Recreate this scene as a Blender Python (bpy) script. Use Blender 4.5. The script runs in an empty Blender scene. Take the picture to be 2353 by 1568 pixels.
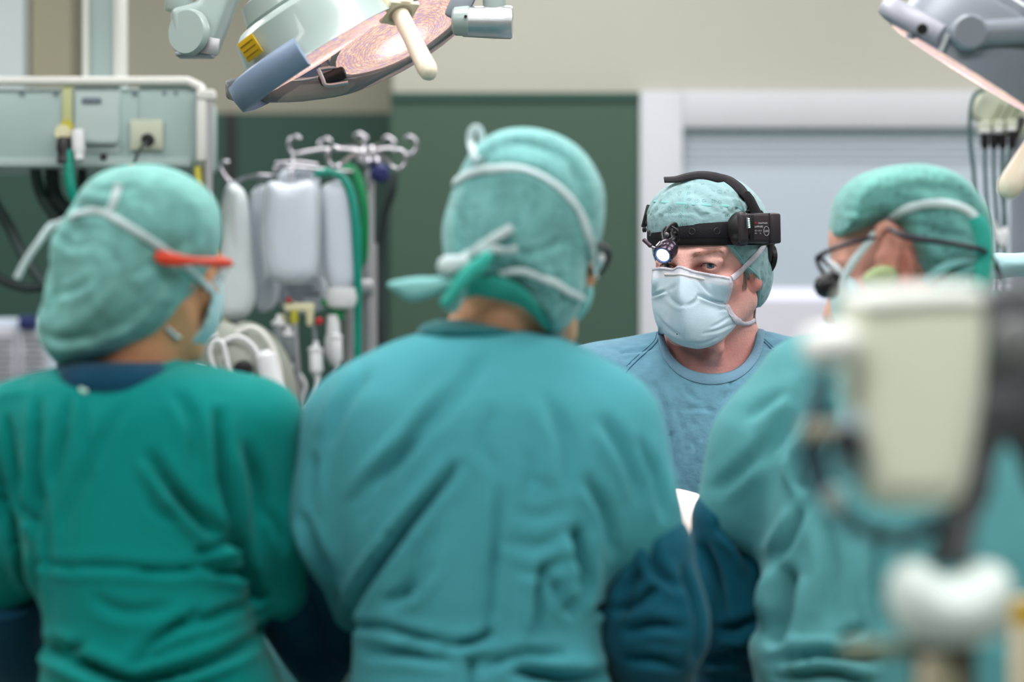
import bpy, bmesh, math, random
import numpy as np
from mathutils import Vector, Matrix
from mathutils.bvhtree import BVHTree

random.seed(7)
rng = np.random.default_rng(7)
S = bpy.context.scene
COL = S.collection
PI = math.pi

# ---------------------------------------------------------------- camera, world, lights, exposure
F = 5556.0            # focal length in pixels of the 2353 px wide frame
CZ = 1.50             # camera height


def P(px, py, d):
    """world point that lies at depth d and shows at pixel (px, py)"""
    return Vector(((px - 1176.5) / F * d, d, CZ - (py - 784.0) / F * d))


cam_data = bpy.data.cameras.new('camera')
cam = bpy.data.objects.new('camera', cam_data)
COL.objects.link(cam)
cam.location = (0, 0, CZ)
cam.rotation_euler = (PI / 2, 0, 0)
cam_data.sensor_width = 36.0
cam_data.lens = 85.0
cam_data.clip_start = 0.05
cam_data.dof.use_dof = True
cam_data.dof.focus_distance = 3.52
cam_data.dof.aperture_fstop = 1.9
S.camera = cam

world = bpy.data.worlds.new('world')
S.world = world
world.use_nodes = True
world.node_tree.nodes['Background'].inputs[0].default_value = (0.9, 0.95, 1.0, 1)
world.node_tree.nodes['Background'].inputs[1].default_value = 0.3

S.view_settings.view_transform = 'Standard'
S.view_settings.look = 'None'
S.view_settings.exposure = 0.0
S.view_settings.gamma = 1.0
S.view_settings.use_curve_mapping = False
S.cycles.max_bounces = 7
S.cycles.diffuse_bounces = 3
S.cycles.glossy_bounces = 3
S.cycles.transmission_bounces = 6
S.cycles.transparent_max_bounces = 10
S.cycles.caustics_reflective = False
S.cycles.caustics_refractive = False
S.cycles.sample_clamp_indirect = 4.0

CEIL = 2.95


def area(name, loc, size, power, color=(1, 1, 1), rot=(0, 0, 0)):
    l = bpy.data.lights.new(name, 'AREA')
    l.shape = 'RECTANGLE'
    l.size, l.size_y = size
    l.energy = power
    l.color = color
    o = bpy.data.objects.new(name, l)
    o.location = loc
    o.rotation_euler = rot
    COL.objects.link(o)
    return o


CL = (0.99, 0.995, 1.02)
CEIL_LIGHTS = [(-1.7, 1.2), (0.0, 1.2), (1.7, 1.2), (-1.7, 3.1), (0.0, 3.1), (1.7, 3.1), (-1.7, 4.9), (0.0, 4.75), (1.7, 4.75)]
for x, y in CEIL_LIGHTS:
    area('added_ceiling_light', (x, y, CEIL - 0.075), (1.15, 0.55), 20 if y < 2 else 17, CL)  # unseen lights added for even light, front row stronger on the gowns

# ---------------------------------------------------------------- helpers


def lin(c):
    r = []
    for v in c:
        v /= 255.0
        r.append(v / 12.92 if v <= 0.04045 else ((v + 0.055) / 1.055) ** 2.4)
    return (*r, 1.0)


def mat(name, col, rough=0.6, metal=0.0, bump=0.0, bscale=60.0, var=0.0, vscale=12.0, sheen=0.0, trans=0.0,
        emit=None, estr=0.0, sss=0.0, attr=False, coat=0.0, alpha=1.0, ior=1.45, spec=0.5, stretch=None):
    m = bpy.data.materials.new(name)
    m.use_nodes = True
    nt = m.node_tree
    b = nt.nodes['Principled BSDF']
    c = lin(col)
    b.inputs['Base Color'].default_value = c
    b.inputs['Roughness'].default_value = rough
    b.inputs['Metallic'].default_value = metal
    b.inputs['IOR'].default_value = ior
    b.inputs['Specular IOR Level'].default_value = spec
    b.inputs['Sheen Weight'].default_value = sheen
    b.inputs['Sheen Roughness'].default_value = 0.5
    b.inputs['Transmission Weight'].default_value = trans
    b.inputs['Alpha'].default_value = alpha
    b.inputs['Coat Weight'].default_value = coat
    if emit:
        b.inputs['Emission Color'].default_value = lin(emit)
        b.inputs['Emission Strength'].default_value = estr
    if sss:
        b.inputs['Subsurface Weight'].default_value = sss
        b.inputs['Subsurface Radius'].default_value = (0.009, 0.004, 0.002)
        b.inputs['Subsurface Scale'].default_value = 1.0
    tc = nt.nodes.new('ShaderNodeTexCoord')
    vec = tc.outputs['Object']
    if stretch:
        mp = nt.nodes.new('ShaderNodeMapping')
        mp.inputs['Scale'].default_value = stretch
        nt.links.new(vec, mp.inputs['Vector'])
        vec = mp.outputs['Vector']
    src = None
    if attr:
        a = nt.nodes.new('ShaderNodeVertexColor')
        a.layer_name = 'Col'
        src = a.outputs['Color']
    if var:
        n = nt.nodes.new('ShaderNodeTexNoise')
        n.inputs['Scale'].default_value = vscale
        n.inputs['Detail'].default_value = 4
        nt.links.new(vec, n.inputs['Vector'])
        r = nt.nodes.new('ShaderNodeMapRange')
        r.inputs['From Min'].default_value = 0.3
        r.inputs['From Max'].default_value = 0.7
        r.inputs['To Min'].default_value = 1 - var
        r.inputs['To Max'].default_value = 1 + var
        nt.links.new(n.outputs['Fac'], r.inputs['Value'])
        mx = nt.nodes.new('ShaderNodeVectorMath')
        mx.operation = 'SCALE'
        if src is not None:
            nt.links.new(src, mx.inputs[0])
        else:
            mx.inputs[0].default_value = c[:3]
        nt.links.new(r.outputs['Result'], mx.inputs['Scale'])
        src = mx.outputs[0]
    if src is not None:
        nt.links.new(src, b.inputs['Base Color'])
    if bump:
        n = nt.nodes.new('ShaderNodeTexNoise')
        n.inputs['Scale'].default_value = bscale
        n.inputs['Detail'].default_value = 5
        nt.links.new(vec, n.inputs['Vector'])
        bp = nt.nodes.new('ShaderNodeBump')
        bp.inputs['Strength'].default_value = bump
        bp.inputs['Distance'].default_value = 0.004
        nt.links.new(n.outputs['Fac'], bp.inputs['Height'])
        nt.links.new(bp.outputs['Normal'], b.inputs['Normal'])
    return m


def perforated(name, col, dark, cell=15.0, hole=2.1, attr=False, var=0.12):
    """non-woven cap fabric with little clusters of holes that show the hair below"""
    m = mat(name, col, rough=0.85, bump=0.5, bscale=90, var=var, vscale=30, sheen=0.25, spec=0.25)
    nt = m.node_tree
    b = nt.nodes['Principled BSDF']
    old = b.inputs['Base Color'].links[0].from_socket
    tc = [n for n in nt.nodes if n.type == 'TEX_COORD'][0]

    def vor(scale, rnd, lo, hi):
        v = nt.nodes.new('ShaderNodeTexVoronoi')
        v.inputs['Scale'].default_value = scale
        v.inputs['Randomness'].default_value = rnd
        nt.links.new(tc.outputs['Object'], v.inputs['Vector'])
        r = nt.nodes.new('ShaderNodeMapRange')
        r.inputs['From Min'].default_value = lo
        r.inputs['From Max'].default_value = hi
        r.inputs['To Min'].default_value = 1
        r.inputs['To Max'].default_value = 0
        nt.links.new(v.outputs['Distance'], r.inputs['Value'])
        return r.outputs['Result']
    a = vor(1000 / cell, 0.45, 0.30, 0.40)
    c2 = vor(1000 / hole, 0.25, 0.32, 0.48)
    mu = nt.nodes.new('ShaderNodeMath')
    mu.operation = 'MULTIPLY'
    nt.links.new(a, mu.inputs[0])
    nt.links.new(c2, mu.inputs[1])
    mx = nt.nodes.new('ShaderNodeMix')
    mx.data_type = 'RGBA'
    nt.links.new(mu.outputs[0], mx.inputs['Factor'])
    nt.links.new(old, mx.inputs[6])
    mx.inputs[7].default_value = lin(dark)
    nt.links.new(mx.outputs[2], b.inputs['Base Color'])
    return m


def link(o, parent=None):
    COL.objects.link(o)
    if parent is not None:
        o.parent = parent
        bpy_inv = parent_mat(parent).inverted()
        o.matrix_parent_inverse = bpy_inv
    return o


def parent_mat(o):
    m = o.matrix_basis.copy()
    if o.parent is not None:
        m = parent_mat(o.parent) @ o.matrix_parent_inverse @ m
    return m


def thing(name, label, cat, loc=(0, 0, 0), group=None):
    o = bpy.data.objects.new(name, None)
    o.empty_display_size = 0.1
    o.location = loc
    COL.objects.link(o)
    o['label'] = label
    o['category'] = cat
    if group:
        o['group'] = group
    return o


def tag(o, label=None, cat=None, group=None, kind=None):
    if label:
        o['label'] = label
    if cat:
        o['category'] = cat
    if group:
        o['group'] = group
    if kind:
        o['kind'] = kind
    return o


def mesh_np(name, V, Q, m, parent=None, smooth=True, col=None, label=None):
    """object from numpy vertices and quads/tris"""
    me = bpy.data.meshes.new(name)
    V = np.asarray(V, dtype=np.float32)
    Q = np.asarray(Q, dtype=np.int32)
    n = Q.shape[1]
    me.vertices.add(len(V))
    me.vertices.foreach_set('co', V.ravel())
    me.loops.add(Q.size)
    me.loops.foreach_set('vertex_index', Q.ravel())
    me.polygons.add(len(Q))
    me.polygons.foreach_set('loop_start', np.arange(len(Q), dtype=np.int32) * n)
    me.polygons.foreach_set('use_smooth', np.full(len(Q), smooth))
    me.update(calc_edges=True)
    me.validate()
    if col is not None:
        a = me.color_attributes.new('Col', 'FLOAT_COLOR', 'POINT')
        c4 = np.ones((len(V), 4), dtype=np.float32)
        c4[:, :3] = col
        a.data.foreach_set('color', c4.ravel())
    me.materials.append(m)
    o = bpy.data.objects.new(name, me)
    link(o, parent)
    if label:
        o['label'] = label
    return o


def bm_obj(name, bm, m, parent=None, smooth=True, label=None, angle=40):
    me = bpy.data.meshes.new(name)
    bmesh.ops.recalc_face_normals(bm, faces=bm.faces)
    if smooth:
        for f in bm.faces:
            f.smooth = True
        for e in bm.edges:
            if len(e.link_faces) == 2 and e.calc_face_angle(0) > math.radians(angle):
                e.smooth = False
    bm.to_mesh(me)
    bm.free()
    me.materials.append(m)
    o = bpy.data.objects.new(name, me)
    link(o, parent)
    if label:
        o['label'] = label
    return o


def frame(axis, up=(0, 0, 1)):
    z = Vector(axis).normalized()
    u = Vector(up)
    if abs(z.dot(u.normalized())) > 0.98:
        u = Vector((0, 1, 0))
    x = u.cross(z).normalized()
    y = z.cross(x)
    return Matrix((x, y, z)).transposed()


def add_box(bm, c, s, R=None, bev=0.0, seg=2):
    t = bmesh.new()
    bmesh.ops.create_cube(t, size=1.0)
    for v in t.verts:
        v.co = Vector((v.co.x * s[0], v.co.y * s[1], v.co.z * s[2]))
    if bev > 0:
        bmesh.ops.bevel(t, geom=list(t.edges), offset=bev, segments=seg, profile=0.5, affect='EDGES')
    M = (R.to_4x4() if R is not None else Matrix.Identity(4))
    M = Matrix.Translation(Vector(c)) @ M
    t.transform(M)
    me = bpy.data.meshes.new('t')
    t.to_mesh(me)
    t.free()
    bm.from_mesh(me)
    bpy.data.meshes.remove(me)
    return bm


def box(name, c, s, m, parent=None, bev=0.004, R=None, label=None, seg=2):
    bm = bmesh.new()
    add_box(bm, c, s, R, bev, seg)
    return bm_obj(name, bm, m, parent, label=label)


def add_lathe(bm, a, axis, prof, seg=28, sx=1.0, up=(0, 0, 1)):
    """prof: list of (t along axis, radius)"""
    R = frame(axis, up)
    a = Vector(a)
    rings = []
    for t, r in prof:
        if r < 1e-6:
            rings.append([bm.verts.new(a + R @ Vector((0, 0, t)))])
        else:
            rings.append([bm.verts.new(a + R @ Vector((r * sx * math.cos(2 * PI * i / seg), r * math.sin(2 * PI * i / seg), t))) for i in range(seg)])
    for k in range(len(rings) - 1):
        A, B = rings[k], rings[k + 1]
        for i in range(seg):
            j = (i + 1) % seg
            q = [A[i % len(A)], A[j % len(A)], B[j % len(B)], B[i % len(B)]]
            q2 = []
            for v in q:
                if v not in q2:
                    q2.append(v)
            if len(q2) >= 3:
                try:
                    bm.faces.new(q2)
                except ValueError:
                    pass
    if len(rings[0]) > 1:
        bm.faces.new(rings[0])
    if len(rings[-1]) > 1:
        bm.faces.new(rings[-1])
    return bm


def lathe(name, a, axis, prof, m, parent=None, seg=28, label=None, sx=1.0, up=(0, 0, 1)):
    bm = bmesh.new()
    add_lathe(bm, a, axis, prof, seg, sx, up)
    return bm_obj(name, bm, m, parent, label=label)


def cr(pts, n=8, closed=False):
    """catmull-rom through the points"""
    A = [np.array(p, dtype=float) for p in pts]
    out = []
    N = len(A)
    rngk = range(N) if closed else range(N - 1)
    for i in rngk:
        if closed:
            p0, p1, p2, p3 = A[i - 1], A[i], A[(i + 1) % N], A[(i + 2) % N]
        else:
            p1, p2 = A[i], A[i + 1]
            p0 = A[i - 1] if i > 0 else 2 * p1 - p2
            p3 = A[i + 2] if i + 2 < N else 2 * p2 - p1
        for k in range(n):
            t = k / n
            out.append(0.5 * ((2 * p1) + (-p0 + p2) * t + (2 * p0 - 5 * p1 + 4 * p2 - p3) * t * t + (-p0 + 3 * p1 - 3 * p2 + p3) * t ** 3))
    if not closed:
        out.append(A[-1])
    return np.array(out)


def add_tube(bm, pts, r, seg=10, n=6, smooth=True, closed=False, sx=1.0, up=(0, 0, 1)):
    rr = list(r) if hasattr(r, '__len__') else [r] * len(pts)
    D = [list(p) + [q] for p, q in zip(pts, rr)]
    C = cr(D, n, closed) if smooth else np.array(D)
    N = len(C)
    rings = []
    nrm = None
    for i in range(N):
        a = C[i - 1 if (i or closed) else 0][:3]
        b = C[(i + 1) % N if (i < N - 1 or closed) else i][:3]
        t = Vector(b - a).normalized()
        if nrm is None:
            u = Vector(up)
            if abs(t.dot(u)) > 0.95:
                u = Vector((1, 0, 0))
            nrm = (u - t * u.dot(t)).normalized()
        else:
            nrm = (nrm - t * nrm.dot(t)).normalized()
        bn = t.cross(nrm)
        c = Vector(C[i][:3])
        rad = max(C[i][3], 1e-5)
        rings.append([bm.verts.new(c + nrm * (rad * math.cos(2 * PI * k / seg)) + bn * (rad * sx * math.sin(2 * PI * k / seg))) for k in range(seg)])
    for i in range(N if closed else N - 1):
        A, B = rings[i], rings[(i + 1) % N]
        for k in range(seg):
            bm.faces.new((A[k], A[(k + 1) % seg], B[(k + 1) % seg], B[k]))
    if not closed:
        bm.faces.new(rings[0])
        bm.faces.new(rings[-1])
    return bm


def tube(name, pts, r, m, parent=None, label=None, **k):
    bm = bmesh.new()
    add_tube(bm, pts, r, **k)
    return bm_obj(name, bm, m, parent, label=label, angle=60)


def ribbon(name, pts, nrms, w, th, m, parent=None, label=None):
    """strap with width w (scalar or list) lying with its flat side along the normals"""
    N = len(pts)
    W = list(w) if hasattr(w, '__len__') else [w] * N
    bm = bmesh.new()
    rings = []
    for i in range(N):
        p = Vector(pts[i])
        t = (Vector(pts[min(i + 1, N - 1)]) - Vector(pts[max(i - 1, 0)])).normalized()
        n = Vector(nrms[i])
        n = (n - t * n.dot(t)).normalized()
        s = t.cross(n)
        hw = W[i] / 2
        cs = [(-1, -.5), (-.85, .5), (0, .75), (.85, .5), (1, -.5), (0, -.6)]
        rings.append([bm.verts.new(p + s * (a * hw) + n * (b * th)) for a, b in cs])
    for i in range(N - 1):
        A, B = rings[i], rings[i + 1]
        for k in range(6):
            bm.faces.new((A[k], A[(k + 1) % 6], B[(k + 1) % 6], B[k]))
    bm.faces.new(rings[0])
    bm.faces.new(rings[-1])
    return bm_obj(name, bm, m, parent, label=label, angle=70)


def bvh_of(objs):
    vs, fs = [], []
    for o in objs:
        b = len(vs)
        M = parent_mat(o)
        vs += [M @ v.co for v in o.data.vertices]
        fs += [[b + i for i in p.vertices] for p in o.data.polygons]
    return BVHTree.FromPolygons(vs, fs)


def stick(px, bvh, off, n=6, d0=3.0):
    """drape a polyline of pixels over a surface; a point (x, y, d) is taken as free"""
    free = [len(p) > 2 for p in px]
    C = cr([(p[0], p[1]) for p in px], n)
    pts, nr = [], []
    last = None
    eye = Vector((0, 0, CZ))
    for i, c in enumerate(C):
        k = i / n
        i0 = min(int(k), len(px) - 1)
        i1 = min(i0 + 1, len(px) - 1)
        f = k - i0
        if free[i0] or free[i1]:
            da = px[i0][2] if free[i0] else (last if last else d0)
            db = px[i1][2] if free[i1] else da
            p = P(c[0], c[1], da * (1 - f) + db * f)
            nn = Vector((0, -1, 0))
        else:
            dr = (P(c[0], c[1], 1.0) - eye).normalized()
            h = bvh.ray_cast(eye, dr, 10)
            if h[0] is None:
                p = P(c[0], c[1], last if last else d0)
                nn = nr[-1] if nr else Vector((0, -1, 0))
            else:
                nn = h[1]
                if nn.dot(dr) > 0:
                    nn = -nn
                p = h[0] + nn * off
        last = p.y
        pts.append(p)
        nr.append(nn)
    # soften
    for _ in range(2):
        pts = [pts[0]] + [(pts[i - 1] + pts[i] * 2 + pts[i + 1]) / 4 for i in range(1, len(pts) - 1)] + [pts[-1]]
        nr = [nr[0]] + [(nr[i - 1] + nr[i] * 2 + nr[i + 1]).normalized() for i in range(1, len(nr) - 1)] + [nr[-1]]
    return pts, nr


# ---------------------------------------------------------------- implicit surfaces
class SDF:
    def __init__(s, lo, hi, h, M=None):
        s.lo = np.array(lo, dtype=np.float64)
        s.h = h
        s.n = np.ceil((np.array(hi) - s.lo) / h).astype(int) + 1
        s.ax = [s.lo[i] + np.arange(s.n[i]) * h for i in range(3)]
        s.v = np.full(s.n, 0.3, dtype=np.float32)

    def blk(s, lo, hi, m):
        sl = []
        for i in range(3):
            a = int(max(0, math.floor((lo[i] - m - s.lo[i]) / s.h)))
            b = int(min(s.n[i], math.ceil((hi[i] + m - s.lo[i]) / s.h) + 1))
            if b <= a:
                return None, None
            sl.append(slice(a, b))
        g = np.meshgrid(s.ax[0][sl[0]], s.ax[1][sl[1]], s.ax[2][sl[2]], indexing='ij', sparse=True)
        return tuple(sl), g

    def put(s, sl, f, k, op):
        a = s.v[sl]
        f = f.astype(np.float32)
        if op == 'sub':
            a2, f2 = -a, f
            h = np.maximum(k - np.abs(a2 - f2), 0) / k if k > 0 else 0
            s.v[sl] = -(np.minimum(a2, f2) - h * h * k * 0.25)
        elif op == 'int':
            a2, f2 = -a, -f
            h = np.maximum(k - np.abs(a2 - f2), 0) / k if k > 0 else 0
            s.v[sl] = -(np.minimum(a2, f2) - h * h * k * 0.25)
        else:
            h = np.maximum(k - np.abs(a - f), 0) / k if k > 0 else 0
            s.v[sl] = np.minimum(a, f) - h * h * k * 0.25

    def ell(s, c, r, k=0.01, R=None, op='add'):
        rm = max(r)
        c = np.array(c)
        sl, g = s.blk(c - rm, c + rm, k + 3 * s.h)
        if sl is None:
            return
        x, y, z = g[0] - c[0], g[1] - c[1], g[2] - c[2]
        if R is not None:
            Rt = np.array(R).T
            x, y, z = (Rt[0, 0] * x + Rt[0, 1] * y + Rt[0, 2] * z, Rt[1, 0] * x + Rt[1, 1] * y + Rt[1, 2] * z, Rt[2, 0] * x + Rt[2, 1] * y + Rt[2, 2] * z)
        q = np.sqrt((x / r[0]) ** 2 + (y / r[1]) ** 2 + (z / r[2]) ** 2)
        q2 = np.sqrt((x / r[0] ** 2) ** 2 + (y / r[1] ** 2) ** 2 + (z / r[2] ** 2) ** 2) + 1e-9
        s.put(sl, q * (q - 1) / q2, k, 'sub' if op == 'sub' else 'add')

    def cap(s, a, b, ra, rb, k=0.01, op='add'):
        a, b = np.array(a, dtype=float), np.array(b, dtype=float)
        rm = max(ra, rb)
        sl, g = s.blk(np.minimum(a, b) - rm, np.maximum(a, b) + rm, k + 3 * s.h)
        if sl is None:
            return
        d = b - a
        L = float(d @ d) + 1e-12
        x, y, z = g[0] - a[0], g[1] - a[1], g[2] - a[2]
        t = np.clip((x * d[0] + y * d[1] + z * d[2]) / L, 0, 1)
        f = np.sqrt((x - t * d[0]) ** 2 + (y - t * d[1]) ** 2 + (z - t * d[2]) ** 2) - (ra + (rb - ra) * t)
        s.put(sl, f, k, op)

    def loft(s, rows, k=0.02, e=2.4):
        """rows: (z, xl, xr, cy, ry) from top to bottom or bottom to top"""
        rows = sorted(rows)
        A = np.array(rows)
        lo = (A[:, 1].min(), (A[:, 3] - A[:, 4]).min(), A[0, 0])
        hi = (A[:, 2].max(), (A[:, 3] + A[:, 4]).max(), A[-1, 0])
        sl, g = s.blk(lo, hi, k + 3 * s.h)
        z = g[2].ravel()
        D = cr(rows, 6)
        zc = np.clip(z, D[0, 0], D[-1, 0])
        I = [np.interp(zc, D[:, 0], D[:, j])[None, None, :] for j in range(1, 5)]
        cx, rx, cy, ry = (I[0] + I[1]) / 2, np.maximum((I[1] - I[0]) / 2, 1e-3), I[2], np.maximum(I[3], 1e-3)
        q = (np.abs((g[0] - cx) / rx) ** e + np.abs((g[1] - cy) / ry) ** e) ** (1 / e)
        f = (q - 1) * np.minimum(rx, ry)
        over = np.abs(z - zc)[None, None, :]
        f = np.where(over > 0, np.sqrt(np.maximum(f, 0) ** 2 + over ** 2), np.maximum(f, -(np.minimum(z - D[0, 0], D[-1, 0] - z))[None, None, :]))
        s.put(sl, f, k, 'add')

    def inflate(s, poly, cy, H, D, k=0.01, op='add', closed=True, n=5):
        """poly: closed outline (x, z); becomes a rounded volume of half depth H whose edge is rounded over D"""
        s.last = poly
        C = cr(poly, n, True)
        lo = (C[:, 0].min(), cy - H, C[:, 1].min())
        hi = (C[:, 0].max(), cy + H, C[:, 1].max())
        sl, g = s.blk(lo, hi, k + 4 * s.h)
        X, Z = np.meshgrid(g[0].ravel(), g[2].ravel(), indexing='ij')
        best = np.full(X.shape, 1e9)
        ins = np.zeros(X.shape, dtype=bool)
        for i in range(len(C)):
            x0, z0 = C[i - 1]
            x1, z1 = C[i]
            dx, dz = x1 - x0, z1 - z0
            t = np.clip(((X - x0) * dx + (Z - z0) * dz) / (dx * dx + dz * dz + 1e-12), 0, 1)
            best = np.minimum(best, (X - x0 - t * dx) ** 2 + (Z - z0 - t * dz) ** 2)
            c = ((z0 > Z) != (z1 > Z))
            if dz != 0:
                ins ^= c & (X < dx * (Z - z0) / dz + x0)
        sd = np.sqrt(best)
        sin = np.where(ins, sd, -sd)
        q = 1 - np.minimum(sin / D, 1)
        f = (q[:, None, :] ** 2 + ((g[1] - cy) / H) ** 2 - 1) * min(D, H) / 2
        s.put(sl, f, k, op)

    def plane(s, p, n, k=0.01):
        """keep the side n points away from"""
        n = np.array(n, dtype=float)
        n /= np.linalg.norm(n)
        g = np.meshgrid(*s.ax, indexing='ij', sparse=True)
        f = (g[0] - p[0]) * n[0] + (g[1] - p[1]) * n[1] + (g[2] - p[2]) * n[2]
        s.put((slice(None),) * 3, f, k, 'int')

    def mesh(s):
        v = s.v.copy()
        v[0] = v[-1] = 0.3
        v[:, 0] = v[:, -1] = 0.3
        v[:, :, 0] = v[:, :, -1] = 0.3
        sg = v < 0
        cnt = np.zeros(np.array(sg.shape) - 1, dtype=np.int8)
        for a in (0, 1):
            for b in (0, 1):
                for c in (0, 1):
                    cnt += sg[a:sg.shape[0] - 1 + a, b:sg.shape[1] - 1 + b, c:sg.shape[2] - 1 + c]
        act = np.argwhere((cnt > 0) & (cnt < 8))
        idx = np.full(cnt.shape, -1, dtype=np.int32)
        idx[act[:, 0], act[:, 1], act[:, 2]] = np.arange(len(act))
        off = np.array([(a, b, c) for a in (0, 1) for b in (0, 1) for c in (0, 1)])
        cv = np.stack([v[act[:, 0] + o[0], act[:, 1] + o[1], act[:, 2] + o[2]] for o in off], 1)
        acc = np.zeros((len(act), 3))
        num = np.zeros(len(act))
        for i in range(8):
            for j in range(i + 1, 8):
                if np.abs(off[i] - off[j]).sum() != 1:
                    continue
                m = (cv[:, i] < 0) != (cv[:, j] < 0)
                t = cv[m, i] / (cv[m, i] - cv[m, j])
                acc[m] += off[i] + t[:, None] * (off[j] - off[i])
                num[m] += 1
        V = s.lo + (act + acc / num[:, None]) * s.h
        Q = []
        for ax in range(3):
            u, w = [(1, 2), (2, 0), (0, 1)][ax]
            a = np.take(sg, range(0, sg.shape[ax] - 1), ax)
            b = np.take(sg, range(1, sg.shape[ax]), ax)
            e = np.argwhere(a != b)
            e = e[(e[:, u] > 0) & (e[:, w] > 0) & (e[:, u] < cnt.shape[u]) & (e[:, w] < cnt.shape[w])]
            flip = a[e[:, 0], e[:, 1], e[:, 2]]
            du = np.zeros(3, int)
            du[u] = 1
            dw = np.zeros(3, int)
            dw[w] = 1

            def ix(q):
                return idx[q[:, 0], q[:, 1], q[:, 2]]
            q = np.stack([ix(e - du - dw), ix(e - dw), ix(e), ix(e - du)], 1)
            q[~flip] = q[~flip][:, ::-1]
            Q.append(q)
        Q = np.concatenate(Q)
        Q = Q[(Q >= 0).all(1)]
        return V, Q


def normals(V, Q):
    a, b = V[Q[:, 2]] - V[Q[:, 0]], V[Q[:, 3]] - V[Q[:, 1]]
    n = np.cross(a, b)
    N = np.zeros_like(V)
    for i in range(4):
        for c in range(3):
            N[:, c] += np.bincount(Q[:, i], n[:, c], len(V))
    return N / (np.linalg.norm(N, axis=1, keepdims=True) + 1e-12)


def relax(V, Q, it=2, lam=0.5):
    E = np.concatenate([Q[:, [0, 1]], Q[:, [1, 2]], Q[:, [2, 3]], Q[:, [3, 0]]])
    deg = np.bincount(E[:, 0], minlength=len(V)) + np.bincount(E[:, 1], minlength=len(V))
    for _ in range(it):
        A = np.zeros_like(V)
        for c in range(3):
            A[:, c] = np.bincount(E[:, 0], V[E[:, 1], c], len(V)) + np.bincount(E[:, 1], V[E[:, 0], c], len(V))
        V = V + lam * (A / np.maximum(deg, 1)[:, None] - V)
    return V


def wave(V, seed, scale, amp, octs=3, aniso=(1, 1, 1)):
    """smooth pseudo-random height from summed sines"""
    r = np.random.default_rng(seed)
    h = np.zeros(len(V))
    X = V * np.array(aniso)
    for o in range(octs):
        for _ in range(5):
            k = r.normal(size=3)
            k /= np.linalg.norm(k)
            k *= scale * 2 ** o * r.uniform(0.7, 1.3)
            ph = r.uniform(0, 6.28)
            k2 = r.normal(size=3) * scale * 2 ** o * 0.35
            h += np.sin(X @ k + ph + 1.5 * np.sin(X @ k2)) / (2.2 * 2 ** (o * 0.9))
    return h * amp / 2.5


def folds(V, N, lines, d, back=False, cy=None):
    """creases pressed into the camera side of a cloth.
    lines: (list of pixels, half width px, depth mm); the pixel positions are taken at depth d and used as x/z positions"""
    out = np.zeros(len(V))
    face = np.clip(-N[:, 1] * 2.0 + 0.3, 0, 1)
    px = np.stack([V[:, 0] / d * F + 1176.5, 784 - (V[:, 2] - CZ) / d * F], 1)
    for pts, w, amp in lines:
        C = cr(pts, 4)
        lo, hi = C.min(0) - 5 * w, C.max(0) + 5 * w
        m = (px[:, 0] > lo[0]) & (px[:, 0] < hi[0]) & (px[:, 1] > lo[1]) & (px[:, 1] < hi[1])
        if not m.any():
            continue
        q = px[m]
        seg = np.diff(C, axis=0)
        L = np.linalg.norm(seg, axis=1)
        cum = np.concatenate([[0], np.cumsum(L)])
        best = np.full(len(q), 1e9)
        sgn = np.zeros(len(q))
        tt = np.zeros(len(q))
        for i in range(len(seg)):
            r = q - C[i]
            t = np.clip((r @ seg[i]) / (L[i] ** 2 + 1e-9), 0, 1)
            e = r - t[:, None] * seg[i]
            dd = np.linalg.norm(e, axis=1)
            b = dd < best
            best[b] = dd[b]
            sgn[b] = np.sign(seg[i][0] * r[b, 1] - seg[i][1] * r[b, 0])
            tt[b] = (cum[i] + t[b] * L[i]) / cum[-1]
        sd = best * sgn
        taper = np.clip(np.sin(np.clip(tt, 0, 1) * PI), 0, 1) ** 0.5
        g = -np.exp(-(sd / w) ** 2) + 0.55 * np.exp(-((sd - 2.0 * w) / (1.3 * w)) ** 2) + 0.25 * np.exp(-((sd + 2.2 * w) / (1.5 * w)) ** 2)
        out[m] += g * amp * 0.001 * (0.15 + 0.85 * taper)
    return V + N * (out * face)[:, None]


def rows_px(rows, d):
    """(py, pxl, pxr, ry, cy offset) -> loft rows at depth d"""
    r = []
    for q in rows:
        a, b = P(q[1], q[0], d), P(q[2], q[0], d)
        r.append((a.z, a.x, b.x, d + (q[4] if len(q) > 4 else 0), q[3]))
    return r


def poly_px(pts, d):
    return [(P(x, y, d).x, P(x, y, d).z) for x, y in pts]


def Rz(a):
    return Matrix.Rotation(math.radians(a), 3, 'Z')


def Rx(a):
    return Matrix.Rotation(math.radians(a), 3, 'X')


def Ry(a):
    return Matrix.Rotation(math.radians(a), 3, 'Y')

# ---------------------------------------------------------------- materials
M = {}
M['cream_wall'] = mat('cream_wall', (170, 168, 156), 0.7, bump=0.15, bscale=150, var=0.02, vscale=2)
M['cream_wall_dim'] = mat('cream_wall_dim', (154, 151, 135), 0.75, bump=0.15, bscale=150, var=0.02, vscale=2)  # cream wall darkened, the light falloff at the left put into its colour
M['green_wall'] = mat('green_wall', (54, 78, 64), 0.6, bump=0.1, bscale=150, var=0.04, vscale=2)
M['dark_green_wall'] = mat('dark_green_wall', (38, 70, 60), 0.6, bump=0.1, bscale=150, var=0.05, vscale=2)
M['white_paint'] = mat('white_paint', (186, 186, 192), 0.55, var=0.01)
M['pale_panel'] = mat('pale_panel', (190, 200, 203), 0.6, var=0.02)
M['lilac_panel'] = mat('lilac_panel', (188, 186, 195), 0.6, var=0.02)
M['floor'] = mat('floor', (150, 160, 155), 0.35, var=0.06, vscale=6)
M['ceiling'] = mat('ceiling', (225, 225, 220), 0.8)
M['slat'] = mat('slat', (182, 192, 206), 0.5)
M['slat_dark'] = mat('slat_dark', (120, 150, 160), 0.6)
M['glass'] = mat('glass', (235, 243, 245), 0.02, alpha=0.12)
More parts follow.
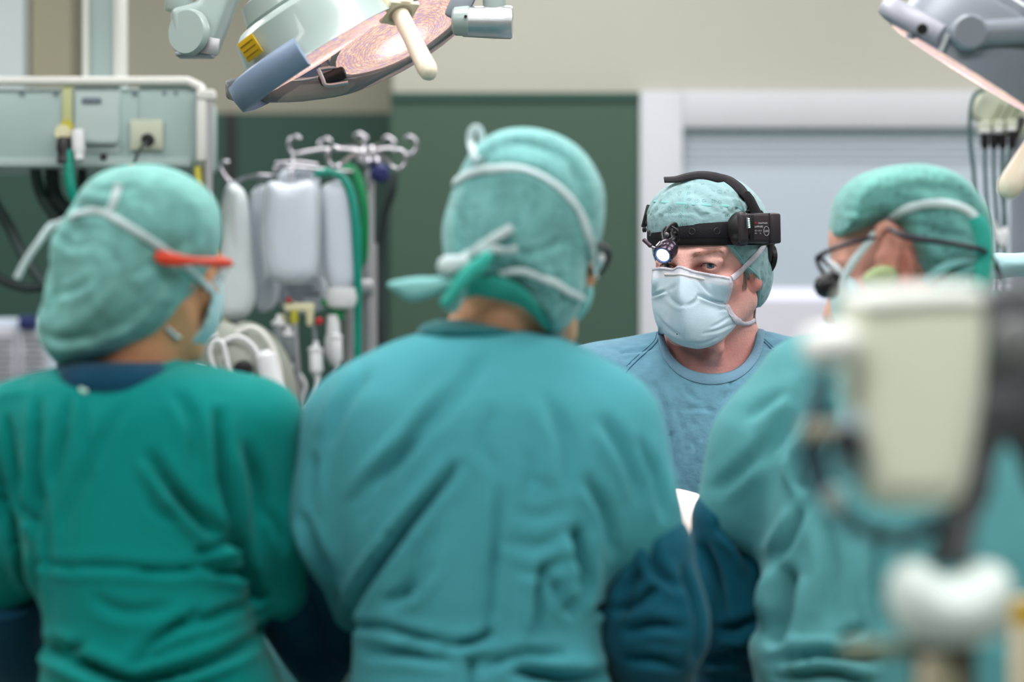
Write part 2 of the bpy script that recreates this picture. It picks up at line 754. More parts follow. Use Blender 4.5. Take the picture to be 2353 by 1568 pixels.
M['gap_glow'] = mat('gap_glow', (180, 180, 190), 0.5, emit=(232, 234, 255), estr=0.85)
M['ceil_lamp'] = mat('ceil_lamp', (255, 255, 255), 0.5, emit=(255, 252, 245), estr=3.0)
M['pendant_grey'] = mat('pendant_grey', (165, 184, 182), 0.5, var=0.03)
M['pendant_white'] = mat('pendant_white', (222, 220, 214), 0.4)
M['column_grey'] = mat('column_grey', (170, 186, 184), 0.5)
M['lamp_shell'] = mat('lamp_shell', (160, 174, 170), 0.32, coat=0.3)
M['lamp_shell_blue'] = mat('lamp_shell_blue', (128, 146, 172), 0.4)
M['lamp_rim'] = mat('lamp_rim', (140, 146, 156), 0.35)
M['yellow'] = mat('yellow', (222, 176, 20), 0.5)
M['yellow_dull'] = mat('yellow_dull', (190, 180, 60), 0.5)
M['cream_plastic'] = mat('cream_plastic', (222, 210, 182), 0.35, var=0.03)
M['handle_cream'] = mat('handle_cream', (232, 218, 196), 0.3)
M['black'] = mat('black', (26, 22, 26), 0.35)
M['black_soft'] = mat('black_soft', (24, 20, 27), 0.8, bump=0.2, bscale=400)
M['black_pad'] = mat('black_pad', (14, 12, 15), 0.95)
M['steel'] = mat('steel', (205, 205, 208), 0.40, metal=1.0, bump=0.1, bscale=60, stretch=(1, 1, 14))
M['steel_satin'] = mat('steel_satin', (185, 183, 186), 0.42, metal=0.9)
M['chrome'] = mat('chrome', (176, 172, 178), 0.22, metal=1.0)
M['teal_hose'] = mat('teal_hose', (0, 140, 120), 0.4)
M['green_clip'] = mat('green_clip', (0, 135, 80), 0.4)
M['dark_hose'] = mat('dark_hose', (62, 78, 76), 0.55)
M['darker_hose'] = mat('darker_hose', (38, 50, 50), 0.6)
M['cable_teal'] = mat('cable_teal', (60, 92, 92), 0.5)
M['clear'] = mat('clear', (228, 232, 240), 0.08, trans=0.75, ior=1.08, spec=0.6)
M['bag_film'] = mat('bag_film', (224, 230, 240), 0.18, trans=0.15, ior=1.1, bump=0.5, bscale=22, coat=0.2)
M['bag_white'] = mat('bag_white', (222, 230, 232), 0.35, trans=0.12, bump=0.5, bscale=30)
M['white_plastic'] = mat('white_plastic', (228, 228, 230), 0.4)
M['cream_port'] = mat('cream_port', (222, 216, 178), 0.45)
M['red'] = mat('red', (190, 25, 30), 0.4)
M['grey_green_machine'] = mat('grey_green_machine', (148, 152, 142), 0.5, var=0.05)
M['dark_blue'] = mat('dark_blue', (30, 40, 95), 0.6)
M['print_grey'] = mat('print_grey', (110, 122, 132), 0.7)
M['paper'] = mat('paper', (196, 208, 222), 0.7)
M['orange'] = mat('orange', (205, 110, 40), 0.5)
M['pale_green'] = mat('pale_green', (196, 200, 180), 0.4)
M['drape_green'] = mat('drape_green', (24, 92, 96), 0.85, bump=0.4, bscale=30, sheen=0.3)
M['drape_blue'] = mat('drape_blue', (110, 150, 175), 0.85, bump=0.4, bscale=30)
M['gauze'] = mat('gauze', (246, 225, 218), 0.9, bump=0.5, bscale=60)

# ---------------------------------------------------------------- the room shell
YB = 5.62    # projecting wall, door and window
YL = 6.05    # wall further back on the left
XL, XR, YF = -3.4, 3.4, -2.2


def slab(name, lo, hi, m, kind='structure', parent=None, bev=0.0):
    c = [(a + b) / 2 for a, b in zip(lo, hi)]
    s = [b - a for a, b in zip(lo, hi)]
    o = box(name, c, s, m, parent, bev)
    if kind and parent is None:
        o['kind'] = kind
    return o


slab('floor', (XL, YF, -0.1), (XR, YL, 0), M['floor'])
slab('ceiling', (XL, YF, CEIL), (XR, YL + 0.2, CEIL + 0.1), M['ceiling'])
slab('wall_left', (XL - 0.1, YF, 0), (XL, YL, CEIL), M['cream_wall_dim'])
slab('wall_right', (XR, YF, 0), (XR + 0.1, YL, CEIL), M['cream_wall'])
slab('wall_front', (XL, YF - 0.1, 0), (XR, YF, CEIL), M['cream_wall'])
zl = P(0, 262, YL).z
slab('wall_back', (XL, YL, 0), (P(905, 0, YL).x + 0.25, YL + 0.1, CEIL), M['cream_wall_dim'])
o = slab('trim_1', (XL, YL - 0.025, 0), (P(905, 0, YL).x, YL, zl), M['dark_green_wall'])
for px in (533,):
    x = P(px, 0, YL).x
    slab('panel_joint', (x - 0.012, YL - 0.029, 0), (x + 0.012, YL - 0.026, zl), M['black'], parent=o)
# the pilaster and the pale service panel at the far left
slab('wall_pilaster', (P(78, 0, YL).x, YL - 0.05, zl + 0.01), (P(176, 0, YL).x, YL, CEIL), mat('shaded_wall', (150, 145, 124), 0.75))  # darker tone: shade on the pilaster put into its colour
slab('wall_panel_left', (XL, YL - 0.05, zl + 0.01), (P(78, 0, YL).x - 0.01, YL, CEIL), M['pale_panel'])
# projecting wall: green below, cream above
xa, xb = P(903, 0, YB).x, P(1468, 0, YB).x
zg = P(0, 221, YB).z
slab('wall_projection', (xa, YB, 0), (XR, YL + 0.1, CEIL), M['cream_wall'])
slab('trim_2', (xa - 0.004, YB - 0.04, 0), (xb, YB, zg), M['green_wall'])
slab('trim_3', (xa - 0.004, YB - 0.048, zg - 0.014), (xb, YB + 0.0, zg + 0.004), M['dark_green_wall'])
# white framed window with blinds
zt = P(0, 213, YB).z
zw = P(0, 298, YB).z
xw = P(1566, 0, YB).x
xw2 = 1.95
zs1, zs2 = P(0, 656, YB).z, P(0, 692, YB).z
w = bpy.data.objects.new('window_1', None)
COL.objects.link(w)
w.location = (xb, YB, 0)
w['kind'] = 'structure'
slab('window_frame', (xb, YB - 0.05, 0), (xw, YB, zt), M['white_paint'], parent=w, bev=0.004)
slab('window_header', (xw, YB - 0.05, zw), (xw2, YB, zt), M['white_paint'], parent=w, bev=0.004)
slab('window_jamb', (xw2, YB - 0.05, 0), (xw2 + 0.12, YB, zt), M['white_paint'], parent=w, bev=0.004)
slab('lower_panel', (xw, YB - 0.035, 0), (xw2, YB, zs2), M['lilac_panel'], parent=w, bev=0.004)
slab('window_backing', (xw, YB - 0.006, zs1), (xw2, YB - 0.001, zw), M['lilac_panel'], parent=w)
slab('glow_strip', (P(1690, 0, YB).x, YB - 0.02, zs2 + 0.002), (xw2 - 0.3, YB - 0.006, zs1 - 0.003), M['gap_glow'], parent=w)['label'] = 'glowing strip painted in for the bright gap between the blind and the lower panel'  # emissive slab, the brightness below the blind put into its material
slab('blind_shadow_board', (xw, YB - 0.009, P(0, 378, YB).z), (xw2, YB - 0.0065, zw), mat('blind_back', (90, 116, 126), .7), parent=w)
slab('glass_pane', (xw, YB - 0.034, zs2), (xw2, YB - 0.031, zw), M['glass'], parent=w)
bm = bmesh.new()
z = zw - 0.004
k = 0
while z > zs1 + 0.004:
    top = z > P(0, 375, YB).z
    add_box(bm, ((xw + xw2) / 2, YB - 0.02, z - 0.009), (xw2 - xw - 0.01, 0.002, 0.0135 if top else 0.0178), Rx(25 if top else 10), 0)
    z -= 0.0175
bs = bm_obj('blind_slats', bm, M['slat'], w, smooth=False)
bs['kind'] = 'stuff'
slab('blind_rail', (xw, YB - 0.030, zw - 0.02), (xw2, YB - 0.010, zw), M['slat_dark'], parent=w)

# ceiling light fittings, out of view, added for even room light
for x, y in CEIL_LIGHTS:
    lab_ = 'unseen rectangular ceiling light panel added for even light, ' + {-1.7: 'left', 0.0: 'middle', 1.7: 'right'}[x] + ' one of the row ' + ('over the door wall' if y > 4 else 'over the operating table' if y > 2 else 'behind the gowned team')
    t = thing('unseen_ceiling_panel', lab_, 'light', (x, y, CEIL), 'unseen ceiling light panels')
    box('housing', (x, y, CEIL - 0.03), (1.24, 0.64, 0.06), M['white_paint'], t)
    box('diffuser', (x, y, CEIL - 0.065), (1.16, 0.56, 0.01), M['ceil_lamp'], t, bev=0)

# ---------------------------------------------------------------- ceiling supply unit at the left
d = 4.35
t = thing('supply_unit', 'grey ceiling-hung medical supply unit with white rounded rim behind the left cap', 'supply unit', P(220, 0, d))
x0, x1 = P(-230, 0, d).x, P(470, 0, d).x
z0, z1 = P(0, 388, d).z, P(0, 187, d).z
bx = box('casing', ((x0 + x1) / 2, d + 0.16, (z0 + z1) / 2), (x1 - x0 - 0.03, 0.30, z1 - z0 - 0.02), M['pendant_grey'], t, bev=0.012)
rim = [(x0, d, z1), (x1 - 0.03, d, z1), (x1 - 0.008, d, z1 - 0.010), (x1, d, z1 - 0.035), (x1, d, z0 + 0.005)]
tube('rim', rim, 0.0085, M['pendant_white'], t, smooth=False, seg=8, sx=1.2)
box('front_plate', (P(222, 0, d).x, d + 0.008, P(0, 270, d).z), (0.082, 0.004, 0.125), mat('plate_grey', (182, 196, 194), 0.5), t, bev=0.002)
box('front_plate', (P(395, 0, d).x, d + 0.008, P(0, 285, d).z), (0.120, 0.004, 0.140), M['pendant_grey'], t, bev=0.002)
box('lettering', P(210, 231, d + 0.003), (0.034, 0.002, 0.010), M['print_grey'], t, bev=0.001)
box('colour_stripe', P(155, 250, d + 0.003), (0.018, 0.006, 0.085), mat('stripe_olive', (190, 192, 140), 0.5), t, bev=0.002)
box('lower_ledge', ((x0 + x1) / 2 - 0.01, d + 0.01, z0 + 0.012), (x1 - x0 - 0.03, 0.02, 0.016), M['column_grey'], t, bev=0.003)
for px in (50, 128, 310, 300, 378, 405):
    lathe('screw', P(px, 215 if px != 300 else 375, d + 0.009), (0, -1, 0), [(0, .004), (.004, .004), (.005, .002)], M['print_grey'], t, seg=8)
sk = box('socket_plate', P(337, 310, d + 0.002), (0.060, 0.008, 0.056), M['pale_green'], t, bev=0.004)
lathe('socket_hole', P(340, 322, d - 0.002), (0, -1, 0), [(-.004, .012), (.001, .012), (.002, .008)], M['black'], sk, seg=16)
g = lathe('gas_outlet', P(152, 308, d + 0.008), (0, -1, 0), [(0, .017), (.02, .017), (.022, .014), (.035, .014)], M['cream_port'], t, seg=20)
lathe('outlet_collar', P(155, 292, d - 0.01), (0, -1, 0), [(0, .012), (.01, .012)], M['yellow_dull'], g, seg=16)
box('drawer_lip', P(232, 322, d + 0.0), (0.062, 0.016, 0.016), M['column_grey'], t, bev=0.005)
box('dark_knob', P(238, 360, d + 0.0), (0.012, 0.012, 0.012), M['black'], t, bev=0.004)
bm = bmesh.new()
for px, w_ in ((184, 0.013), (256, 0.013)):
    add_box(bm, ((P(px, 0, d).x), d + 0.10, (z1 + CEIL) / 2), (w_, 0.09, CEIL - z1), None, 0.004)
bm_obj('column_edge', bm, M['pendant_white'], t)
box('column', (P(220, 0, d).x, d + 0.10, (z1 + CEIL) / 2), (0.058, 0.07, CEIL - z1 - 0.001), M['column_grey'], t, bev=0.008)
r = tube('side_rail', [P(478, 222, d - .01), P(478, 470, d - .01), P(478, 640, d - .01)], 0.0085, M['steel_satin'], t, smooth=False, seg=10)
box('rail_bracket', P(474, 219, d - .01), (0.034, 0.03, 0.019), M['pendant_white'], t, bev=0.006)
box('rail_block', P(464, 300, d - .012), (0.018, 0.02, 0.110), M['pendant_white'], t, bev=0.004)
tube('yellow_tube', [P(455, 384, d - .0), P(457, 430, d - .01), P(463, 520, d - .01)], 0.0075, M['yellow_dull'], t, seg=8)

# plugs and hoses hanging from it
t = thing('gas_connector', 'black and white gas plug in the left outlet of the supply unit', 'connector', P(155, 322, d - .03))
lathe('plug_body', P(148, 318, d - .03), (0, -0.2, -1), [(0, .012), (.02, .014), (.03, .011), (.045, .012)], M['black'], t, seg=16)
lathe('white_sleeve', P(178, 300, d - .035), (0.1, -0.2, -1), [(0, .011), (.035, .012), (.04, .009), (.055, .008)], M['white_plastic'], t, seg=16)
o = tube('teal_hose', [P(160, 345, d - .035), P(160, 400, d - .04), P(166, 440, d - .04), P(182, 478, d - .03), P(200, 520, d), P(230, 700, d), P(260, 1100, d), P(280, 2300, d)], 0.0098, M['teal_hose'])
tag(o, 'teal gas hose curving down behind the left bouffant cap', 'hose')
t = thing('power_plug', 'small black plug with thin grey cord in the pale green socket', 'plug', P(340, 322, d - .02))
lathe('plug_head', P(340, 322, d - .003), (0, -1, 0), [(0, .010), (.02, .010), (.026, .005)], M['black'], t, seg=14)
tube('cord', [P(338, 325, d - .03), P(318, 350, d - .035), P(308, 388, d - .03), P(306, 470, d)], 0.003, M['dark_hose'], t, seg=6)
lathe('orange_sleeve', P(303, 380, d - .03), (0, 0, -1), [(0, .007), (.02, .007)], M['orange'], t, seg=12)

d = 4.5
for pts, r, lab, mm in (
    ([(76, 360), (92, 440), (128, 500), (170, 540), (230, 600), (290, 800), (310, 1200), (300, 2500)], .011, 'dark grey hose sagging right beneath the supply unit', 'dark_hose'),
    ([(118, 360), (124, 440), (150, 480), (200, 520), (240, 620), (270, 900), (250, 1400), (250, 2500)], .014, 'thickest black hose bundle straight behind the teal hose', 'darker_hose'),
    ([(-70, 360), (-20, 455), (20, 520), (55, 590), (92, 640), (140, 700), (170, 800), (190, 1200), (170, 2500)], .011, 'long dark hose running diagonally down from the left picture edge', 'dark_hose'),
    ([(-95, 360), (-70, 520), (-20, 620), (20, 650), (70, 662), (115, 645), (160, 560), (185, 460), (190, 360)], .009, 'dark hose loop lowest on the green wall at the left', 'darker_hose')):
    o = tube('dark_cable', [P(x, y, d) for x, y in pts], r, M[mm])
    tag(o, lab, 'cable')

# notice board / paper stack at the lower left
d = 5.3
t = thing('document_rack', 'pale blue rack of printed sheets low on the green wall at the far left', 'rack', P(50, 900, d))
box('backing', P(30, 940, d + .03), (0.20, 0.05, 0.40), M['paper'], t, bev=0.006)
for i in range(2):
    q = box('sheet', P(5 + i * 72, 830, d), (0.062, 0.004, 0.15), M['lilac_panel'], t, bev=0.001)
    bm = bmesh.new()
    for k in range(9):
        add_box(bm, P(5 + i * 72, 778 + k * 13, d - .003), (0.046 - 0.012 * (k % 3 == 2), 0.001, 0.0045), None, 0)
    bm_obj('printed_lines', bm, M['print_grey'], q, smooth=False)
o = box('blue_folder', P(66, 742, d), (0.042, 0.03, 0.030), M['dark_blue'], None, bev=0.006)
tag(o, 'small dark blue box on top of the pale rack', 'box')

# ---------------------------------------------------------------- infusion stand
d = 4.65
t = thing('infusion_stand', 'chrome infusion stand with a crown of curled hooks', 'infusion stand', (P(848, 0, d).x, d, 0))
lathe('pole', (P(848, 0, d).x, d, 0.08), (0, 0, 1), [(0, .016), (P(0, 560, d).z - .08, .016), (P(0, 559, d).z - .08, .0105), (P(0, 365, d).z - .08, .0105)], M['steel_satin'], t, seg=18)
tube('support_rod', [P(806, 640, d - .03), P(806, 1100, d - .03)], 0.0125, M['steel_satin'], t, seg=14, smooth=False)
box('rod_clamp', P(826, 660, d - .015), (0.055, 0.03, 0.03), M['steel_satin'], t, bev=0.006)
box('rod_clamp', P(826, 1080, d - .015), (0.055, 0.03, 0.03), M['steel_satin'], t, bev=0.006)
lathe('crown_hub', P(848, 372, d), (0, 0, 1), [(-.012, .02), (.0, .026), (.015, .022), (.03, .012)], M['chrome'], t, seg=18)
hubp = P(846, 352, d)


def hook(tip, dd, hx, top, parent, r=0.0044):
    """arm from the hub to the tip with a curled-up end"""
    a = hubp
    b = P(tip[0], tip[1], dd)
    pts = [a, a.lerp(b, .5) + Vector((0, 0, .008)), b, P(tip[0] + hx * 14, tip[1] + 4, dd), P(tip[0] + hx * 26, tip[1] - 10, dd), P(tip[0] + hx * 24, top + 8, dd), P(tip[0] + hx * 10, top, dd), P(tip[0], top + 6, dd)]
    tube('hook', pts, r, M['chrome'], parent, seg=8)


hook((690, 352), d - .05, -1, 314, t)
hook((930, 352), d + .02, 1, 314, t)
hook((905, 385), d - .14, 1, 345, t)
hook((780, 380), d - .2, -1, 340, t, .0055)
hook((815, 330), d + .14, 1, 308, t, .0045)
hook((760, 345), d + .10, -1, 320, t, .0045)
hook((880, 340), d + .10, 1, 316, t, .0045)
lathe('base_hub', (P(848, 0, d).x, d, 0.07), (0, 0, 1), [(-.01, .04), (.03, .035), (.05, .018)], M['steel_satin'], t)
for k in range(5):
    a = k * 2 * PI / 5 + .3
    c = Vector((P(848, 0, d).x, d, 0))
    e = c + Vector((math.cos(a) * .3, math.sin(a) * .3, 0.065))
    lg = tube('base_leg', [c + Vector((0, 0, .08)), e], [.013, .010], M['steel_satin'], t, smooth=False, seg=8)
    lathe('castor', e + Vector((-.011, 0, -.035)), (1, 0, 0), [(0, .024), (.003, .03), (.019, .03), (.022, .024)], M['black'], lg, seg=16)

# separate hanger arm with a curled hook on the left, on a second stand rod
t = thing('bag_hanger', 'bent chrome hanger rod with curled hook holding the leftmost infusion bags', 'hanger', P(640, 400, d))
dh = d - .12
tube('hanger_rod', [P(846, 400, d), P(760, 392, d - .05), P(640, 384, dh), P(632, 404, dh), P(590, 404, dh), P(556, 412, dh), P(538, 425, dh)], .0042, M['chrome'], t, seg=8)
tube('curled_hook', [P(545, 428, dh), P(526, 418, dh), P(512, 398, dh), P(506, 384, dh), P(514, 373, dh), P(527, 374, dh)], [.0055, .006, .0055, .005, .005, .0045], M['chrome'], t, seg=8)
tube('rod_bar', [P(632, 376, dh), P(690, 374, dh), P(730, 380, dh)], .0045, M['chrome'], t, seg=8, smooth=False)
tube('s_hook', [P(672, 362, dh - .01), P(676, 384, dh - .015), P(668, 398, dh - .02), P(672, 412, dh - .02)], .004, M['chrome'], t, seg=8)


def bag(name, label, outline, dd, H, m, extra=None, group='infusion bags on the stand'):
    f = SDF((P(min(p[0] for p in outline) - 12, 0, dd).x, dd - H - .01, P(0, max(p[1] for p in outline) + 12, dd).z),
            (P(max(p[0] for p in outline) + 12, 0, dd).x, dd + H + .01, P(0, min(p[1] for p in outline) - 12, dd).z), 0.0035)
    f.inflate(poly_px(outline, dd), dd, H, H * 1.1, n=4)
    V, Q = f.mesh()
    V = relax(V, Q, 2)
    N = normals(V, Q)
    V = V + N * wave(V, len(label), 60, 0.0015, aniso=(1, 1, .35))[:, None]
    c = P((outline[0][0] + outline[-1][0]) / 2, outline[0][1], dd)
    t = thing(name, label, 'infusion bag', c, group)
    b = mesh_np('bag_body', V, Q, m, t)
    return t, b


bagL, bl = bag('infusion_bag', 'long narrow white infusion bag on the leftmost curled hook', [(522, 425), (545, 425), (565, 450), (575, 520), (582, 600), (588, 680), (570, 728), (530, 738), (500, 715), (497, 640), (505, 560), (503, 500), (512, 450)], dh - .03, .026, M['bag_white'])
tube('hanging_eyelet', [P(526, 428, dh - .03), P(533, 415, dh - .02), P(541, 428, dh - .03)], .0025, M['clear'], bagL, seg=6)
tube('fold_crease', [P(542, 440, dh - .058), P(540, 500, dh - .058), P(542, 560, dh - .058)], .0015, M['white_plastic'], bagL, seg=6)
lathe('bag_port', P(520, 732, dh - .03), (-.3, 0, -1), [(0, .008), (.03, .007), (.034, .005), (.05, .004)], M['cream_port'], bagL, seg=12)
lathe('bag_port', P(552, 734, dh - .03), (.1, 0, -1), [(0, .006), (.03, .006)], M['clear'], bagL, seg=12)
bagB, b = bag('infusion_bag', 'half-hidden clear infusion bag just right of the long narrow one', [(575, 440), (640, 436), (645, 560), (640, 690), (600, 720), (580, 680), (575, 560)], dh + .03, .016, M['bag_film'])
tube('hanging_eyelet', [P(592, 440, dh + .02), P(600, 404, dh), P(612, 440, dh + .02)], .0022, M['clear'], bagB, seg=6)
bagE, b = bag('infusion_bag', 'clear infusion bag behind, showing a printed label below the big one', [(640, 400), (725, 385), (738, 500), (750, 640), (758, 700), (700, 722), (640, 700), (636, 560)], dh + .07, .016, M['bag_film'])
bm = bmesh.new()
for k, (xx, ww, yy) in enumerate([(690, .05, 662), (700, .06, 676), (676, .035, 690)]):
    add_box(bm, P(xx, yy, dh + .052), (ww, .001, .005), None, 0)
bm_obj('label_print', bm, M['print_grey'], bagE, smooth=False)
tube('hanging_eyelet', [P(672, 400, dh + .06), P(680, 384, dh + .02), P(690, 400, dh + .06)], .0022, M['clear'], bagE, seg=6)
bagC, b = bag('infusion_bag', 'largest clear infusion bag, full of fluid, in the middle of the stand', [(618, 418), (665, 424), (716, 416), (728, 470), (728, 570), (722, 630), (690, 655), (640, 652), (612, 625), (604, 560), (606, 470)], dh - .05, .030, M['bag_film'])
tube('bag_edge', [P(x, y, dh - .052) for x, y in [(612, 640), (603, 560), (604, 470), (616, 424), (665, 428), (718, 422), (731, 480), (730, 570), (722, 635)]], .003, M['bag_white'], bagC, seg=6)
tube('hanging_eyelet', [P(664, 424, dh - .05), P(671, 408, dh - .03), P(680, 424, dh - .05)], .0025, M['clear'], bagC, seg=6)
bagD, b = bag('infusion_bag', 'rounded clear infusion bag hanging furthest right beside the green hose', [(748, 424), (800, 420), (814, 480), (820, 560), (818, 640), (796, 668), (764, 668), (746, 630), (738, 540), (738, 460)], dh - .02, .028, M['bag_film'])
lathe('bag_neck', P(785, 662, dh - .02), (0, 0, -1), [(0, .03), (.02, .032), (.035, .026), (.04, .012)], M['white_plastic'], bagD, seg=16)
tube('hanging_eyelet', [P(762, 428, dh - .03), P(776, 400, dh - .01), P(790, 428, dh - .03)], .0025, M['clear'], bagD, seg=6)
tube('bag_edge', [P(x, y, dh - .022) for x, y in [(744, 640), (737, 540), (738, 460), (750, 426), (800, 424), (817, 490), (822, 580), (818, 645)]], .003, M['bag_white'], bagD, seg=6)

o = tube('green_hose', [P(728, 400, dh), P(760, 396, dh - .03), P(790, 412, dh - .04), P(808, 450, dh - .04), P(818, 520, dh - .04), P(822, 640, dh - .03), P(822, 820, dh), P(822, 1000, dh)], .0075, M['teal_hose'], sx=1.2)
tag(o, 'bright green oxygen hose arching over the right infusion bag', 'hose')
o = tube('green_strap', [P(740, 396, d + .04), P(786, 384, d), P(822, 410, d - .02), P(838, 480, d - .03), P(836, 560, d - .02), P(832, 640, d)], [.006, .010, .012, .009, .011, .006], M['green_clip'], sx=.5)
tag(o, 'darker green strap twisted around the stand pole', 'strap')
o = lathe('blue_clamp', P(868, 400, d - .02), (0.4, -1, 0), [(0, .016), (.02, .018), (.03, .01)], M['dark_blue'])
tag(o, 'small dark blue clamp below the hook crown', 'clamp')
o = tube('black_hose', [P(905, 400, d + .2), P(900, 440, d + .2), P(882, 500, d + .22), P(872, 620, d + .24), P(880, 800, d + .24)], .010, M['darker_hose'])
tag(o, 'black hose hanging behind the infusion stand pole', 'hose')

# drip chambers, lines
t = thing('green_valve', 'green three-way valve with white spike under the right bag', 'valve', P(770, 700, dh - .02))
bm = bmesh.new()
add_box(bm, P(768, 702, dh - .02), (.05, .014, .016), Ry(18), .004)
add_box(bm, P(776, 718, dh - .02), (.018, .014, .03), Ry(-20), .004)
add_box(bm, P(790, 690, dh - .02), (.016, .014, .022), Ry(-30), .004)
bm_obj('valve_body', bm, M['green_clip'], t)
lathe('spike', P(766, 724, dh - .02), (0, 0, -1), [(0, .011), (.02, .013), (.035, .013), (.045, .016), (.075, .017), (.085, .011), (.095, .004)], M['white_plastic'], t, seg=14)
t = thing('port_block', 'cream ports and caps below the middle infusion bags', 'infusion port', P(700, 700, dh - .05))
box('port_bar', P(688, 706, dh - .05), (.056, .012, .016), M['cream_port'], t, bev=.004)
lathe('port', P(676, 712, dh - .05), (0, 0, -1), [(0, .007), (.02, .008), (.03, .005)], M['yellow_dull'], t, seg=12)
lathe('port', P(712, 712, dh - .05), (0, 0, -1), [(0, .008), (.025, .007), (.03, .005)], M['cream_port'], t, seg=12)
lathe('port', P(650, 722, dh - .03), (0, 0, -1), [(0, .01), (.02, .008), (.04, .006)], M['cream_port'], t, seg=12)
lathe('red_cap', P(664, 690, dh - .055), (0, -1, 0), [(0, .005), (.006, .005), (.008, .003)], M['red'], t, seg=10)
lathe('red_cap', P(734, 738, dh - .055), (0, -1, 0), [(0, .007), (.006, .007), (.008, .004)], M['red'], t, seg=10)
DC = [((640, 745), .012, .052, 'clear', 'clear drip chamber under the cream ports'), ((725, 806), .0125, .042, 'white_plastic', 'white roller clamp on the drip line beside the back of the middle gown'),
      ((772, 776), .0105, .045, 'white_plastic', 'white drip chamber hanging below the green valve'), ((662, 770), .0105, .05, 'clear', 'second clear drip chamber among the hanging lines')]
for (x, y), r, L, mm, lab in DC:
    t = thing('drip_chamber', lab, 'drip chamber', P(x, y, dh - .05), 'drip chambers and clamps on the lines')
    lathe('chamber', P(x, y, dh - .05), (0.05, 0, -1), [(-.008, r * .4), (0, r * .8), (.004, r), (L - .004, r), (L, r * .7), (L + .012, r * .3)], M[mm], t, seg=16)
    lathe('chamber_cap', P(x, y, dh - .05), (0.05, 0, 1), [(-.002, r * 1.15), (.004, r * 1.15), (.008, r * .5), (.018, r * .4)], M['white_plastic'], t, seg=16)
for pts, r, mm, lab in (
    ([(712, 722), (722, 760), (724, 800)], .0042, 'clear', 'short clear line into the white roller clamp'),
    ([(728, 850), (730, 880), (722, 920), (700, 946), (684, 954)], .0055, 'white_plastic', 'white infusion line curving left below the roller clamp'),
    ([(684, 954), (692, 985), (694, 1040), (690, 1100)], .0045, 'clear', 'thin line dropping between the two green gowns'),
    ([(676, 730), (680, 800), (684, 860), (690, 940)], .0065, 'steel_satin', 'straight grey line down the middle of the stand'),
    ([(640, 800), (650, 850), (676, 880), (668, 940), (672, 1010)], .0045, 'clear', 'clear line below the left drip chamber'),
    ([(664, 830), (700, 880), (694, 920), (690, 970)], .004, 'white_plastic', 'white line crossing beneath the second drip chamber'),
    ([(776, 830), (770, 870), (800, 900)], .004, 'clear', 'short line below the white chamber by the green hose'),
    ([(520, 770), (505, 800), (560, 790), (640, 830), (690, 990)], .0045, 'white_plastic', 'long white line looping over the round pump')):
    o = tube('infusion_line', [P(x, y, dh - .05) for x, y in pts], r, M[mm], seg=8)
    tag(o, lab, 'infusion line')

# the round grey pump below the bags
d = 4.4
t = thing('infusion_pump', 'round grey warming pump with white loops on the infusion stand', 'pump', P(540, 860, d))
c = P(548, 852, d)
f = SDF((c.x - .16, d - .11, c.z - .24), (c.x + .16, d + .11, c.z + .18), .004)
f.ell((c.x, d, c.z - .03), (.074, .055, .125), .02, Ry(-22))
f.ell((c.x + .035, d + .03, c.z - .01), (.062, .045, .105), .01, Ry(-22))
f.cap((c.x + .02, d, c.z - .18), (c.x + .03, d, c.z - .1), .045, .05, .04)
V, Q = f.mesh()
mesh_np('housing', V, Q, M['grey_green_machine'], t)
rim = [P(x, y, d - .05) for x, y in [(505, 790), (545, 775), (580, 795), (606, 845), (620, 900), (626, 960)]]
tube('rim', rim, .0048, M['white_plastic'], t, seg=8)
tube('rim', [P(x, y, d - .02) for x, y in [(530, 775), (570, 755), (600, 765), (625, 800), (640, 850), (648, 920)]], .0062, M['pendant_white'], t, seg=8)
box('front_lever', P(520, 870, d - .075), (.02, .02, .08), M['grey_green_machine'], t, bev=.006, R=Ry(-14))
lathe('hub', P(560, 850, d - .06), (-.2, -1, 0), [(0, .018), (.012, .016), (.014, .01)], M['black'], t)
tube('white_loop', [P(x, y, d - .09) for x, y in [(494, 860), (483, 810), (492, 785), (510, 788), (520, 820), (530, 870)]], .0042, M['white_plastic'], t, seg=8)
tube('white_loop', [P(x, y, d - .07) for x, y in [(470, 850), (440, 838), (438, 800), (462, 778), (500, 768)]], .0050, M['white_plastic'], t, seg=8)
lathe('nozzle', P(606, 806, d - .05), (.22, 0, -1), [(0, .008), (.01, .018), (.04, .02), (.075, .022), (.078, .018)], M['white_plastic'], t)
lathe('nozzle_tip', P(625, 904, d - .05), (.22, 0, -1), [(0, .018), (.016, .018), (.02, .012)], M['black'], t)
tube('pump_bracket', [P(600, 930, d), P(700, 960, d + .1), P(846, 960, 4.65)], .012, M['steel_satin'], t, seg=8, smooth=False)
lathe('clamp_knob', P(846, 960, 4.63), (0, -1, 0), [(0, .025), (.02, .025)], M['black'], t)

# ---------------------------------------------------------------- cable module at the right
d = 4.5
t = thing('monitor_module', 'cream patient monitor module with sockets behind the right lamp', 'module', P(2295, 260, d))
c = P(2300, 262, d)
RM = Ry(-12)
add = [(2295, 258, .085, .06)]
box('module_body', P(2305, 250, d + .03), (.105, .05, .085), M['pale_green'], t, bev=.006, R=Ry(28))
for i in range(3):
    q = box('socket_block', P(2262 + i * 30, 293 - i * 2, d - .002), (.020, .03, .022), M['pale_green'], t, bev=.003)
    box('socket_rim', P(2262 + i * 30, 302 - i * 2, d - .012), (.016, .02, .006), M['white_plastic'], q, bev=.002)
    box('slot_line', P(2290 + i * 24, 262 - i * 4, d - .004), (.0028, .006, .045), mat('olive_line', (120, 130, 85), .5), q, bev=0, R=Ry(28))
box('dark_side', P(2338, 298, d + .0), (.012, .03, .05), M['black'], t, bev=.004, R=Ry(22))
